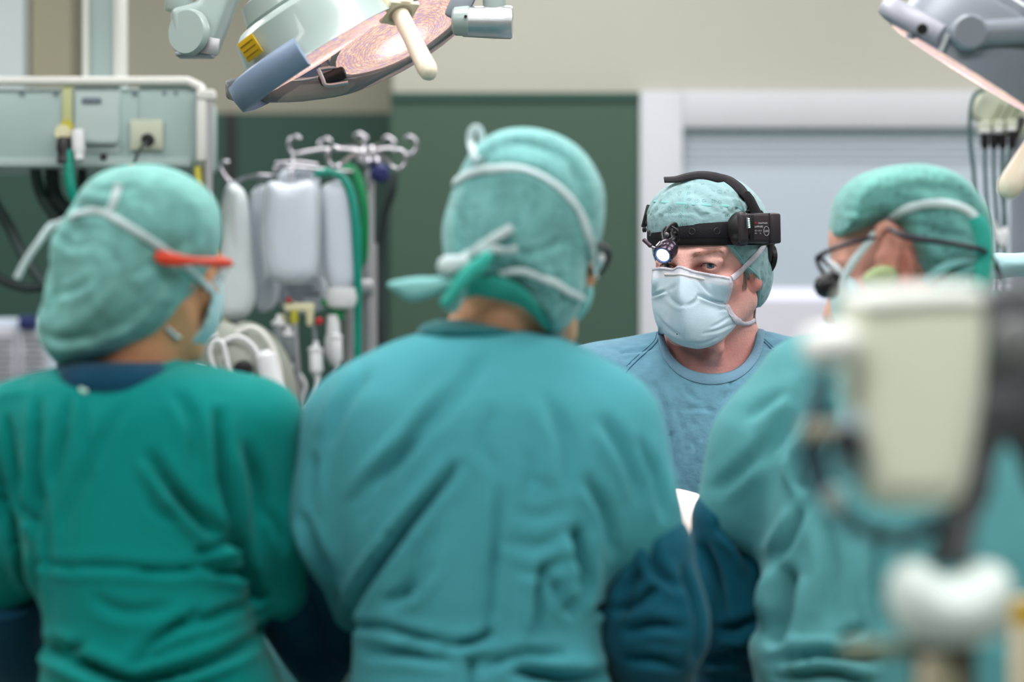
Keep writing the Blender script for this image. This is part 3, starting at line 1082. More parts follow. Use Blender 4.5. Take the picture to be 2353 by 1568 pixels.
tube('mounting_pole', [Vector((P(2347, 0, d).x + .012, d + .07, CEIL)), Vector((P(2347, 0, d).x + .012, d + .07, 0.9))], .018, M['lamp_rim'], t, seg=14, smooth=False)
tube('mounting_arm', [P(2305, 250, d + .05), Vector((P(2347, 0, d).x + .012, d + .07, P(0, 250, d).z))], .012, M['lamp_rim'], t, seg=10, smooth=False)
CB = [([(2262, 205), (2238, 222), (2229, 270), (2230, 330), (2238, 400), (2241, 480), (2240, 560), (2244, 900), (2250, 1600)], .004, 'outermost monitor cable bowing left around the cream module'),
      ([(2263, 312), (2264, 400), (2268, 480), (2270, 560), (2268, 900), (2262, 1600)], .0036, 'monitor cable from the left socket of the module'),
      ([(2284, 312), (2284, 400), (2288, 470), (2291, 540), (2290, 900), (2290, 1600)], .0036, 'monitor cable from the middle socket of the module'),
      ([(2304, 312), (2304, 360), (2304, 440), (2310, 520), (2306, 556), (2296, 566)], .0042, 'monitor cable from the right socket ending in a small clip'),
      ([(2326, 312), (2320, 350), (2312, 420), (2306, 500), (2308, 590), (2306, 900), (2300, 1600)], .0036, 'monitor cable slanting down from the dark side of the module')]
for i, (pts, r, lab) in enumerate(CB):
    t = thing('monitor_cable', lab, 'cable', P(*pts[0], d), 'cables of the monitor module')
    tube('cable', [P(x, y, d - .02) for x, y in pts], r, M['cable_teal'], t, seg=8)
    if i:
        x, y = pts[0]
        lathe('strain_relief', P(x, y - 4, d - .02), (0, 0, -1), [(0, .008), (.02, .008), (.028, .005)], M['black'], t, seg=10)
t = thing('cable_clip', 'translucent white clip at the end of the monitor cable', 'clip', P(2300, 545, d - .02))
f = SDF((P(2270, 0, d).x, d - .05, P(0, 590, d).z), (P(2330, 0, d).x, d + .02, P(0, 480, d).z), .003)
f.inflate(poly_px([(2280, 505), (2290, 530), (2306, 520), (2312, 545), (2300, 572), (2284, 560), (2276, 530)], d), d - .02, .01, .008)
mesh_np('clip_body', *f.mesh(), M['white_plastic'], t)

# ---------------------------------------------------------------- surgical lamps


def ring_emission(name, warm=(255, 205, 180), strength=1.6, hot=9.0, hotpos=(0, 0, 0)):
    """rippled lamp glass: warm mottled rings with a hot centre"""
    m = bpy.data.materials.new(name)
    m.use_nodes = True
    nt = m.node_tree
    b = nt.nodes['Principled BSDF']
    b.inputs['Roughness'].default_value = 0.1
    tc = nt.nodes.new('ShaderNodeTexCoord')
    ob = tc.outputs['Object']
    ln = nt.nodes.new('ShaderNodeVectorMath')
    ln.operation = 'LENGTH'
    nt.links.new(ob, ln.inputs[0])
    nz = nt.nodes.new('ShaderNodeTexNoise')
    nz.inputs['Scale'].default_value = 26
    nz.inputs['Detail'].default_value = 3
    nz.inputs['Distortion'].default_value = 3.5
    nt.links.new(ob, nz.inputs['Vector'])
    wv = nt.nodes.new('ShaderNodeTexWave')
    wv.wave_type = 'RINGS'
    wv.rings_direction = 'SPHERICAL'
    wv.inputs['Scale'].default_value = 62
    wv.inputs['Distortion'].default_value = 7
    wv.inputs['Detail'].default_value = 2
    wv.inputs['Detail Scale'].default_value = 2
    nt.links.new(ob, wv.inputs['Vector'])
    rp = nt.nodes.new('ShaderNodeValToRGB')
    rp.color_ramp.elements[0].position = 0.30
    rp.color_ramp.elements[0].color = lin((186, 165, 212))
    rp.color_ramp.elements[1].position = 0.75
    rp.color_ramp.elements[1].color = lin((255, 236, 215))
    e = rp.color_ramp.elements.new(0.5)
    e.color = lin((244, 182, 150))
    ad = nt.nodes.new('ShaderNodeMath')
    ad.operation = 'MULTIPLY_ADD'
    nt.links.new(wv.outputs['Fac'], ad.inputs[0])
    ad.inputs[1].default_value = 0.28
    nt.links.new(nz.outputs['Fac'], ad.inputs[2])
    sb = nt.nodes.new('ShaderNodeMath')
    sb.operation = 'SUBTRACT'
    nt.links.new(ad.outputs[0], sb.inputs[0])
    sb.inputs[1].default_value = 0.13
    nt.links.new(sb.outputs[0], rp.inputs['Fac'])
    # the bulb behind the glass
    h = nt.nodes.new('ShaderNodeMapRange')
    h.interpolation_type = 'SMOOTHERSTEP'
    h.inputs['From Min'].default_value = 0.0
    h.inputs['From Max'].default_value = 0.062
    h.inputs['To Min'].default_value = hot
    h.inputs['To Max'].default_value = strength
    nt.links.new(ln.outputs['Value'], h.inputs['Value'])
    nt.links.new(rp.outputs['Color'], b.inputs['Emission Color'])
    nt.links.new(h.outputs['Result'], b.inputs['Emission Strength'])
    b.inputs['Base Color'].default_value = lin((225, 190, 185))
    bp = nt.nodes.new('ShaderNodeBump')
    bp.inputs['Strength'].default_value = 0.4
    bp.inputs['Distance'].default_value = 0.002
    nt.links.new(wv.outputs['Fac'], bp.inputs['Height'])
    nt.links.new(bp.outputs['Normal'], b.inputs['Normal'])
    return m


M['lens'] = ring_emission('lens', strength=0.84, hot=3.0)
M['lens_edge'] = ring_emission('lens_edge', strength=0.85, hot=1.8)


def lens_disc(name, c, axis, r, m, parent, dome=0.012, label=None):
    """rippled front glass of a reflector; its own origin sits at its centre"""
    R = frame(axis)
    bm = bmesh.new()
    prof = [(-.004, r), (0, r)]
    for i in range(1, 13):
        a = 1 - i / 12
        prof.append((dome * (1 - a * a) + 0.0014 * (i % 2), r * a if i < 12 else 0))
    add_lathe(bm, (0, 0, 0), (0, 0, 1), prof, 48)
    me = bpy.data.meshes.new(name)
    bmesh.ops.recalc_face_normals(bm, faces=bm.faces)
    for f_ in bm.faces:
        f_.smooth = True
    bm.to_mesh(me)
    bm.free()
    me.materials.append(m)
    o = bpy.data.objects.new(name, me)
    o.matrix_basis = Matrix.Translation(Vector(c)) @ R.to_4x4()
    COL.objects.link(o)
    o.parent = parent
    o.matrix_parent_inverse = parent_mat(parent).inverted()
    if label:
        o['label'] = label
    return o


d = 3.42
t = thing('surgical_lamp', 'large grey-green surgical lamp glowing warm at the top left with a cream sterile handle', 'surgical lamp', P(800, 20, d))
LP = t
# near reflector: housing seen from its side, glass pointing down and away to the right
ax1 = Vector((0.52, 0.07, -0.83)).normalized()          # light direction of the near reflector
e1 = Vector((0.84, 0.0, 0.52))
e1 = (e1 - ax1 * e1.dot(ax1)).normalized()
c1 = P(745, 125, d)
b_ = lathe('housing', c1 - ax1 * .085, ax1, [(0, .03), (.003, .088), (.012, .100), (.05, .108), (.078, .118), (.082, .121)], M['lamp_shell'], t, seg=56, label='grey-green reflector housing')
lathe('top_cover', c1 - ax1 * .118, ax1, [(0, .05), (.004, .066), (.03, .074), (.036, .070)], M['lamp_shell'], b_, seg=48)
lens_disc('front_glass', c1 + ax1 * .000, ax1, .112, M['lens_edge'], t, .004, 'rippled glowing front glass, seen edge-on')
# bumper rim: a thick arc band around the left and near side of the housing
s1 = ax1.cross(e1).normalized()
pts, nn = [], []
for k in range(21):
    a = math.radians(100 + k * 8.5)
    q = e1 * math.cos(a) + s1 * math.sin(a)
    if k == 0:
        sg = 1 if (s1.y < 0) else -1
    q = e1 * math.cos(a) + s1 * (sg * math.sin(a))
    pts.append(c1 - ax1 * .010 + q * .136)
    nn.append(q)
ribbon('bumper', pts, nn, .044, .010, M['lamp_shell_blue'], t, label='blue-grey bumper band along the rim')
# sticker on the housing facing the camera
def on_housing(u, v, off=.0):
    """u: angle around axis from -e1 toward the camera, v: distance back along the axis"""
    a = math.radians(u)
    q = -e1 * math.cos(a) + s1 * (sg * math.sin(a))
    rr = .118 - (v - .007) * .16 + off
    return c1 - ax1 * v + q * rr, q
pp, qq = [], []
for k in range(6):
    p_, q_ = on_housing(34 + k * 3.8, .056, .004)
    pp.append(p_)
    qq.append(q_)
ribbon('warning_label', pp, qq, .030, .0012, M['yellow'], b_, label='yellow warning label')
pp, qq = [], []
for k in range(6):
    p_, q_ = on_housing(36 + k * 3.0, .056, .0052)
    pp.append(p_)
    qq.append(q_)
for j, w_ in enumerate((.0016, .0016, .0016)):
    ribbon('label_print', [p_ + ax1 * (-.008 + .008 * j) for p_ in pp], qq, w_, .0009, mat('amber_print', (160, 120, 20), .6), b_)
# far reflector: glass turned towards the camera
ax2 = Vector((0.46, -0.22, -0.86)).normalized()
c2 = P(915, 84, d + .10)
lathe('housing', c2 - ax2 * .075, ax2, [(0, .04), (.004, .07), (.05, .100), (.07, .108), (.074, .106)], M['lamp_shell'], t, seg=56)
lens_disc('front_glass', c2 - ax2 * .002, ax2, .103, M['lens'], t, .014, 'round rippled glass glowing peach and white')
pts, nn = [], []
e2 = Vector((0.85, 0, 0.5))
e2 = (e2 - ax2 * e2.dot(ax2)).normalized()
s2 = ax2.cross(e2).normalized()
sg2 = 1 if s2.z < 0 else -1
for k in range(25):
    a = math.radians(-5 + k * 7.9)
    q = e2 * math.cos(a) + s2 * (sg2 * math.sin(a))
    pts.append(c2 - ax2 * .006 + q * .1145)
    nn.append(q)
ribbon('bumper', pts, nn, .022, .009, M['lamp_rim'], t, label='dark grey rim below the glowing glass')
box('rim_bracket', P(764, 176, d + .06), (.040, .02, .018), M['black'], t, bev=.005, R=Ry(-20))
tube('bracket_frame', [P(732, 158, d + .05), P(742, 182, d + .05), P(752, 196, d + .05), P(800, 190, d + .05)], .0035, M['steel_satin'], t, seg=8)
tube('bracket_frame', [P(732, 160, d + .05), P(760, 156, d + .05), P(772, 158, d + .06)], .0028, M['steel_satin'], t, seg=8)
# clear guard plate sweeping under both reflectors
f = SDF((P(500, 0, d).x, d - .02, P(0, 250, d).z), (P(1110, 0, d).x, d + .16, P(0, -10, d).z), .0035)
f.inflate(poly_px([(512, 196), (560, 180), (640, 185), (740, 180), (800, 178), (880, 160), (960, 122), (1030, 70), (1072, 25), (1086, 40), (1040, 92), (960, 150), (880, 192), (800, 222), (700, 238), (610, 241), (545, 238), (515, 222)], d + .1), d + .075, .016, .010, n=3)
V, Q = f.mesh()
mesh_np('guard_plate', relax(V, Q, 2), Q, mat('guard_clear', (178, 181, 184), .12, trans=.7, ior=1.08, coat=.3), t, label='translucent curved guard plate')
tube('guard_edge', [P(x, y, d + .06) for x, y in [(640, 186), (690, 184), (735, 176)]], .0013, M['white_plastic'], t, seg=6)
# sterile handle in the middle
hx = P(914, 22, d - .02)
hd = (P(1000, 195, d - .10) - P(914, 22, d - .02)).normalized()
h = lathe('handle_collar', hx - hd * .026, hd, [(0, .016), (.004, .024), (.018, .026), (.022, .025), (.030, .025), (.034, .023), (.036, .018)], M['cream_plastic'], t, seg=28)
lathe('sterile_handle', hx, hd, [(0, .0125), (.02, .0125), (.05, .0125), (.10, .0135), (.118, .0142), (.128, .0125), (.134, .008), (.1365, 0)], M['handle_cream'], t, seg=24)
box('handle_flange', hx + hd * .006, (.048, .042, .008), M['cream_plastic'], t, bev=.003, R=frame(hd))
# centre body linking the reflectors, above the frame
lathe('centre_body', P(850, -60, d + .05), (0.5, -.1, -.83), [(-.06, .05), (-.04, .09), (.0, .10), (.03, .08), (.04, .05)], M['lamp_shell'], t, seg=40)
# knuckle and steel barrel at the right
kx = P(1042, 48, d + .04)
lathe('knuckle', kx, (1, -.15, -.02), [(0, .018), (.003, .021), (.022, .022), (.024, .0205)], M['lamp_shell'], t, seg=32)
lathe('steel_barrel', P(1064, 50, d + .04), (1, -.05, -.02), [(0, .0215), (.045, .0235), (.068, .024), (.071, .022)], M['steel'], t, seg=36)
lathe('screw', P(1070, 38, d + .015), (0, -1, 0), [(0, .0022), (.002, .0022)], M['black'], t, seg=8)
tube('stem', [P(1137, 42, d + .04), P(1135, -20, d + .04), Vector((P(1135, 0, d).x, d + .04, CEIL - .32))], .0165, M['lamp_shell'], t, seg=16, smooth=False)
tube('yoke_arm', [Vector((P(1135, 0, d).x, d + .04, CEIL - .33)), Vector((P(900, 0, d).x, d + .1, CEIL - .30)), Vector((P(700, 0, d).x, d + .3, CEIL - .26))], .022, M['lamp_shell'], t, seg=12)
lathe('ceiling_mount', Vector((P(700, 0, d).x, d + .3, CEIL)), (0, 0, -1), [(0, .12), (.02, .12), (.03, .04), (.28, .035)], M['lamp_shell'], t, seg=28)
box('yoke_plate', P(1060, 8, d + .04), (.032, .02, .05), M['lamp_rim'], t, bev=.005, R=Ry(25))

# spring arm joint at the left of the lamp
d = 3.75
t = thing('ceiling_suspension', 'grey-green jointed ceiling suspension with steel end plate left of the big lamp', 'suspension', P(440, 0, d))
f = SDF((P(380, 0, d).x, d - .07, P(0, 145, d).z), (P(600, 0, d).x, d + .07, P(0, -60, d).z), .003)
f.inflate(poly_px([(398, 20), (455, 5), (480, -50), (560, -50), (540, 20), (505, 110), (492, 128), (430, 128), (408, 116), (398, 70)], d), d, .045, .012, n=3)
V, Q = f.mesh()
mesh_np('arm_shell', relax(V, Q, 3), Q, M['lamp_shell'], t)
lathe('joint_disc', P(434, 74, d - .045), (-.55, -1, 0), [(-.004, .036), (.004, .036), (.008, .033)], M['lamp_shell'], t, seg=36)
box('end_plate', P(483, 106, d - .047), (.027, .004, .026), M['steel_satin'], t, bev=.001, R=Ry(9))
box('end_cap', P(448, 127, d - .02), (.055, .05, .006), M['lamp_rim'], t, bev=.002)
tube('spring_arm', [P(520, -40, d), P(560, -130, d), Vector((P(700, 0, d).x, d, CEIL - .2)), Vector((P(700, 0, d).x, d, CEIL))], .03, M['lamp_shell'], t, seg=14, smooth=False)
lathe('upper_ring', P(408, 28, d - .02), (0.12, 0, 1), [(0, .018), (.004, .021), (.03, .021), (.033, .017)], M['lamp_shell'], t, seg=24)

# right surgical lamp
d = 3.15
t = thing('surgical_lamp', 'grey surgical lamp tilted down at the top right with a glowing lower edge', 'surgical lamp', P(2260, 20, d))
RD = (P(2353, 272, d) - P(2055, 85, d))
e3 = RD.normalized()
ax3 = Vector((-0.52, 0.155, -0.85))
ax3 = (ax3 - e3 * ax3.dot(e3)).normalized()
c3 = P(2215, 172, d)
hb = lathe('housing', c3 - ax3 * .10, ax3, [(0, .07), (.006, .098), (.02, .108), (.06, .113), (.095, .117)], M['lamp_rim'], t, seg=56, label='grey reflector housing')
lens_disc('front_glass', c3 - ax3 * .004, ax3, .113, M['lens_edge'], t, .003, 'glowing front glass, seen edge-on')
lathe('top_cover', c3 - ax3 * .115, ax3, [(0, .05), (.006, .075), (.02, .08)], M['lamp_rim'], hb, seg=40)
s3 = ax3.cross(e3).normalized()
sg3 = 1 if s3.y < 0 else -1
pts, nn = [], []
for k in range(19):
    a = math.radians(118 + k * 8)
    q = e3 * math.cos(a) + s3 * (sg3 * math.sin(a))
    pts.append(c3 - ax3 * .022 + q * .135)
    nn.append(q)
ribbon('bumper', pts, nn, .028, .008, mat('bumper_violet_grey', (158, 158, 170), .4), t, label='rounded light grey bumper')
lathe('bumper_bolt', P(2118, 68, d - .13), (0, -1, 0), [(0, .007), (.006, .007)], M['black'], t, seg=14)
tube('bumper_end', [P(2105, 40, d - .08), P(2092, 88, d - .08)], .006, mat('bumper_dark', (150, 150, 160), .4), t, seg=8, smooth=False)
lathe('knuckle', P(2222, 78, d - .115), (0, -1, 0), [(-.03, .022), (.02, .0225), (.024, .019)], M['lamp_rim'], t, seg=36, label='round arm knuckle')
tube('arm_bar', [P(2235, 78, d - .12), P(2300, 74, d - .12), P(2420, 66, d - .12)], .0165, M['lamp_rim'], t, seg=16, smooth=False)
box('clip', P(2170, 98, d - .112), (.006, .01, .024), M['white_plastic'], t, bev=.002, R=Ry(25))
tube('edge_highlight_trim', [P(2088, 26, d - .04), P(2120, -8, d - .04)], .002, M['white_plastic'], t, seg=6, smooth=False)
hp = P(2400, 300, d - .02)
hd = (P(2292, 474, d - .10) - P(2400, 300, d - .02)).normalized()
lathe('handle_collar', hp - hd * .02, hd, [(0, .02), (.02, .026), (.032, .024)], M['cream_plastic'], t)
lathe('sterile_handle', hp, hd, [(0, .0145), (.05, .0155), (.095, .0165), (.112, .0165), (.122, .013), (.128, .007), (.130, 0)], M['handle_cream'], t, seg=24)
tube('handle_stem', [hp - hd * .015, c3 + e3 * .09 - ax3 * .02], .014, M['lamp_rim'], t, seg=12, smooth=False)
px_ = P(2420, 66, d - .12)
tube('suspension', [px_, Vector((px_.x + .08, d - .1, px_.z + .05)), Vector((px_.x + .1, d - .05, CEIL))], .02, M['lamp_rim'], t, seg=12, smooth=False)
bpy.context.view_layer.update()


# the lamps' own beams
def beam(name, loc, tgt, power, size, parent, blend=0.6, col=(1, .93, .86), spot=13):
    l = bpy.data.lights.new(name, 'SPOT')
    l.energy = power
    l.spot_size = math.radians(spot)
    l.spot_blend = blend
    l.shadow_soft_size = size
    l.color = col
    o = bpy.data.objects.new(name, l)
    COL.objects.link(o)
    o.location = loc
    o.rotation_euler = (Vector(tgt) - Vector(loc)).to_track_quat('-Z', 'Y').to_euler()
    return o


SITE = P(1570, 1185, 3.22)
beam('left_lamp_beam', c1 + Vector((.05, 0, -.02)) * 1.0 + (SITE - c1).normalized() * .05, SITE, 55, .06, LP)
beam('right_lamp_beam', c3 + (SITE - c3).normalized() * .06, SITE, 45, .06, t)

# ---------------------------------------------------------------- operating table and drapes
yt = 3.225
t = thing('operating_table', 'draped operating table between the gowned team and the surgeon', 'operating table', (0.2, yt, 0))
box('table_top', (-.17, yt, 0.86), (1.28, .36, .06), M['black'], t, bev=.02)
box('column', (-.1, yt, .46), (.26, .24, .74), M['steel_satin'], t, bev=.02)
box('base', (-.1, yt, .05), (.8, .38, .10), M['white_plastic'], t, bev=.03)
f = SDF((-1.2, yt - .36, .45), (1.25, yt + .36, 1.32), .014)
f.loft([(.5, -.95, .60, yt, .225), (.85, -.94, .59, yt, .22), (.95, -.93, .58, yt, .21), (1.0, -.9, .55, yt, .18)], .03, 4)
f.ell((-.15, yt, 1.0), (.65, .17, .14), .08)
f.ell((.28, yt, 1.08), (.18, .15, .12), .08)
V, Q = f.mesh()
N = normals(V, Q)
V = V + N * wave(V, 5, 14, .008, aniso=(1, 1, .3))[:, None]
o = mesh_np('surgical_drape', V, Q, M['drape_green'])
tag(o, 'green surgical drape over the patient and table, mostly hidden by the gowns', 'drape')
f = SDF((SITE.x - .14, yt - .12, SITE.z - .13), (SITE.x + .12, yt + .14, SITE.z + .07), .004)
f.ell((SITE.x - .012, yt + .02, SITE.z - .03), (.075, .08, .06), .02)
V, Q = f.mesh()
N = normals(V, Q)
V = V + N * wave(V, 8, 50, .006)[:, None]
o = mesh_np('gauze_swab', V, Q, M['gauze'])
tag(o, 'brightly lit white swab glimpsed between the two gowns on the right', 'swab')

# ---------------------------------------------------------------- people
M['skin'] = mat('skin', (205, 140, 120), 0.62, attr=True, bump=0.3, bscale=300, var=0.05, vscale=70, sss=0.10, spec=0.4)
M['eye'] = mat('eye', (225, 215, 210), 0.12, attr=True, coat=0.5)
M['hair'] = mat('hair', (150, 128, 118), 0.6)
M['gown_green'] = mat('gown_green', (4, 136, 130), 0.9, bump=0.45, bscale=26, var=0.05, vscale=9, sheen=0.10, spec=0.15)
M['gown_teal'] = mat('gown_teal', (76, 160, 170), 0.9, bump=0.45, bscale=26, var=0.05, vscale=9, sheen=0.10, spec=0.15)
M['gown_teal_right'] = mat('gown_teal_right', (92, 158, 162), 0.9, bump=0.45, bscale=26, var=0.05, vscale=9, sheen=0.10, spec=0.15)
M['scrub_blue'] = mat('scrub_blue', (104, 150, 170), 0.9, bump=0.9, bscale=38, var=0.07, vscale=60, sheen=0.12, spec=0.15)
M['scrub_blue_sleeve'] = mat('scrub_blue_sleeve', (98, 144, 168), 0.9, bump=0.5, bscale=38, var=0.05, vscale=60, sheen=0.12, spec=0.15)
M['collar_blue'] = mat('collar_blue', (116, 152, 174), 0.9, bump=0.3, bscale=300, sheen=0.12, spec=0.15)
M['seam'] = mat('seam', (48, 92, 118), 0.9)
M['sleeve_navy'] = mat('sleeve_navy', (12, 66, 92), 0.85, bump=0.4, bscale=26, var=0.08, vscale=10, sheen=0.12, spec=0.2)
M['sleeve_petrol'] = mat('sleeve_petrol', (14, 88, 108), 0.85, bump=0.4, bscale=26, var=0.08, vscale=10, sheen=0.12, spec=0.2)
M['undershirt'] = mat('undershirt', (22, 88, 104), 0.9, bump=0.3, bscale=60, sheen=0.2)
M['undershirt_teal'] = mat('undershirt_teal', (0, 104, 108), 0.9, bump=0.3, bscale=60, sheen=0.2)
M['cap_pale'] = perforated('cap_pale', (152, 186, 190), (66, 116, 118), 11.5, 1.45)
M['cap_bouffant'] = mat('cap_bouffant', (122, 180, 173), 0.9, bump=0.6, bscale=60, var=0.2, vscale=45, sheen=0.12, spec=0.15)
M['cap_hood'] = perforated('cap_hood', (120, 182, 180), (44, 98, 102), 11.0, 2.4, var=0.16)
M['cap_teal'] = perforated('cap_teal', (112, 176, 168), (60, 92, 92), 11.0, 2.4, var=0.16)
M['cap_edge'] = mat('cap_edge', (140, 200, 198), 1.0, spec=0.1)
M['tie_teal'] = mat('tie_teal', (54, 178, 162), 0.9, bump=0.4, bscale=60, sheen=0.12)
M['strap_white'] = mat('strap_white', (205, 222, 224), 0.8, bump=0.3, bscale=200)
M['mask_strap_lilac'] = mat('mask_strap_lilac', (222, 214, 226), 0.8, bump=0.5, bscale=260)
M['mask_cloth'] = mat('mask_cloth', (190, 222, 230), 0.8, attr=True, bump=0.25, bscale=500, sheen=0.2, stretch=(1, 1, 3), spec=0.3)
M['mask_plain'] = mat('mask_plain', (170, 208, 214), 0.8, sheen=0.2)
M['trousers'] = mat('trousers', (40, 120, 120), 0.9, bump=0.4, bscale=30)
M['clog'] = mat('clog', (230, 230, 228), 0.4)
M['glove'] = mat('glove', (232, 224, 206), 0.5, bump=0.3, bscale=120)
M['glasses_dark'] = mat('glasses_dark', (46, 40, 52), 0.3)
M['glasses_orange'] = mat('glasses_orange', (226, 66, 34), 0.35)
M['lens_glass'] = mat('lens_glass', (210, 225, 235), 0.05, alpha=0.22, coat=1.0)
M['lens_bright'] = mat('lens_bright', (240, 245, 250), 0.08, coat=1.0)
M['snap'] = mat('snap', (178, 222, 204), 0.35)
M['led'] = mat('led', (255, 255, 255), 0.3, emit=(215, 220, 255), estr=14)
M['led_green'] = mat('led_green', (200, 255, 230), 0.3, emit=(190, 255, 225), estr=2.5)
M['print_white'] = mat('print_white', (205, 200, 205), 0.5)
M['print_red'] = mat('print_red', (190, 40, 45), 0.5)
M['battery'] = mat('battery', (50, 42, 47), 0.42)
M['lamp_metal'] = mat('lamp_metal', (72, 58, 72), 0.22, metal=0.7)
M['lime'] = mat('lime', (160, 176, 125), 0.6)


def head_sdf(c, R, h, neck_to=None, neck_r=.058, sc=1.0):
    """skin of head and neck. local axes: -y is where the face looks, +x its left side"""
    f = SDF(c - np.array([.155, .155, .26]), c + np.array([.155, .155, .145]), h)
    Rm = np.array(R)

    def T(p):
        return c + Rm @ (np.array(p, dtype=float) * sc)

    def E(p, r, k=.012, Rl=None, op='add'):
        f.ell(T(p), [q * sc for q in r], k, (Rm @ np.array(Rl)) if Rl is not None else Rm, op)

    def C(a, b, ra, rb, k=.01, op='add'):
        f.cap(T(a), T(b), ra * sc, rb * sc, k, op)
    E((0, .014, .040), (.074, .092, .078), .01)
    E((0, -.040, .040), (.058, .047, .050), .02)
    E((0, -.030, -.025), (.064, .056, .065), .03)
    E((0, -.042, -.078), (.046, .044, .040), .02)
    C((-.012, -.076, -.096), (.012, -.076, -.096), .017, .017, .02)
    for s in (-1, 1):
        C((s * .056, -.002, -.055), (s * .024, -.066, -.098), .018, .016, .025)
        E((s * .046, -.058, -.026), (.020, .020, .016), .02)
        C((s * .011, -.0865, .0155), (s * .050, -.0700, .0195), .0080, .0070, .012)
        E((s * .032, -.097, -.001), (.024, .0175, .0125), .012, op='sub')
        C((s * .014, -.0865, .006), (s * .020, -.088, .016), .006, .006, .010)
        # lids around the eyeball, then the slit between them
        E((s * .0335, -.0725, -.001), (.0152, .0150, .0142), .006)
        # heavy upper lid fold
        C((s * .018, -.0865, .0082), (s * .050, -.0760, .0045), .0040, .0036, .006)
        E((s * .034, -.089, -.0022), (.0138, .0085, .0046), .0015, Ry(-s * -4), op='sub')
        # ear
        ER = Rz(s * 14) @ Rx(-8)
        E((s * .0755, .006, -.006), (.0065, .017, .028), .006, ER)
        E((s * .0770, -.002, -.031), (.0060, .0085, .0100), .006)
        C((s * .0735, -.015, -.010), (s * .0755, -.006, -.032), .0055, .0060, .006)
        E((s * .0830, -.003, -.016), (.006, .0045, .006), .003, op='sub')
        E((s * .0820, .003, -.008), (.0055, .0085, .016), .004, ER, op='sub')
        C((s * .0765, -.006, -.016), (s * .0765, -.006, -.010), .005, .005, .004)
    C((0, -.088, .010), (0, -.113, -.034), .0078, .0115, .014)
    E((0, -.1165, -.039), (.0125, .0125, .0110), .008)
    for s in (-1, 1):
        E((s * .0125, -.1055, -.043), (.0075, .010, .0075), .006)
    E((0, -.0985, -.064), (.023, .010, .0055), .006)
    E((0, -.0970, -.0745), (.020, .010, .0055), .006)
    C((-.018, -.108, -.0692), (.018, -.108, -.0692), .0016, .0016, .002, 'sub')
    if neck_to is not None:
        nt = np.array(neck_to, dtype=float)
        a = T((0, .022, -.060))
        f.cap(a, nt, neck_r * .96, neck_r, .03)
    return f, T


def skin_colour(V, T, R, c, base, red, dark=None):
    L = (V - c) @ np.array(R)
    x, y, z = L.T
    n = len(V)
    b = np.array(lin(base)[:3])
    r = np.array(lin(red)[:3])
    col = np.tile(b, (n, 1))

    def mixin(w, q):
        w = np.clip(w, 0, 1)[:, None]
        col[:] = col * (1 - w) + q * w

    def g(px, py, pz, s):
        return np.exp(-((x - px) ** 2 + (y - py) ** 2 + (z - pz) ** 2) / s ** 2)
    for s in (-1, 1):
        mixin(.55 * g(s * .055, -.045, -.03, .028), r)
        mixin(.75 * g(s * .079, .000, -.033, .012), np.array(lin((228, 92, 84))[:3]))
        mixin(.6 * g(s * .079, .012, -.004, .03), r)
        mixin(.75 * g(s * .0175, -.083, -.001, .0095), np.array(lin((138, 78, 68))[:3]))  # shade at the inner eye corner, painted into the skin
        mixin(.35 * g(s * .052, -.072, -.002, .008), np.array(lin((150, 88, 76))[:3]))  # painted shade at the outer corner
        mixin(.30 * g(s * .034, -.084, -.013, .012), np.array(lin((165, 98, 86))[:3]))  # painted shade below the eye
    mixin(.45 * np.clip((-z - .08) / .05, 0, 1), r)
    # brows
    for s in (-1, 1):
        xx = x * s
        zc = .0150 + .0065 * np.clip((xx - .012) / .034, 0, 1) - .004 * np.clip((xx - .046) / .012, 0, 1)
        w = np.exp(-((z - zc) / .0040) ** 2) * np.clip((xx - .008) / .008, 0, 1) * np.clip((.056 - xx) / .012, 0, 1) * (y < -.05)
        mixin(.62 * w, np.array(lin((140, 92, 76))[:3]))
    # lips
    mixin(.6 * np.exp(-((z + .069) / .008) ** 2 - (x / .022) ** 2) * (y < -.09), np.array(lin((180, 80, 78))[:3]))
    return col


def eyes(parent, T, R, iris=(104, 114, 124), look=(0, 0, 0), sc=1.0):
    for s in (-1, 1):
        cc = T((s * .0335, -.0722, -.001))
        bm = bmesh.new()
        bmesh.ops.create_uvsphere(bm, u_segments=40, v_segments=32, radius=.0128 * sc)
        V = np.array([v.co[:] for v in bm.verts])
        dirn = np.array(look, dtype=float)
        dirn /= np.linalg.norm(dirn)
        cs = (V / .0128 / sc) @ dirn
        col = np.tile(np.array(lin((206, 186, 182))[:3]), (len(V), 1))
        ir = cs > .885
        col[ir] = lin(iris)[:3]
        col[(cs > .875) & (cs < .91)] = lin((48, 58, 72))[:3]
        col[cs > .976] = (.004, .004, .005)
        bm.verts.ensure_lookup_table()
        me = bpy.data.meshes.new('eye')
        for f_ in bm.faces:
            f_.smooth = True
        bm.to_mesh(me)
        bm.free()
        a = me.color_attributes.new('Col', 'FLOAT_COLOR', 'POINT')
        c4 = np.ones((len(V), 4), dtype=np.float32)
        c4[:, :3] = col
        a.data.foreach_set('color', c4.ravel())
        me.materials.append(M['eye'])
        o = bpy.data.objects.new('eye', me)
        o.location = cc
        COL.objects.link(o)
        o.parent = parent
        o.matrix_parent_inverse = parent_mat(parent).inverted()


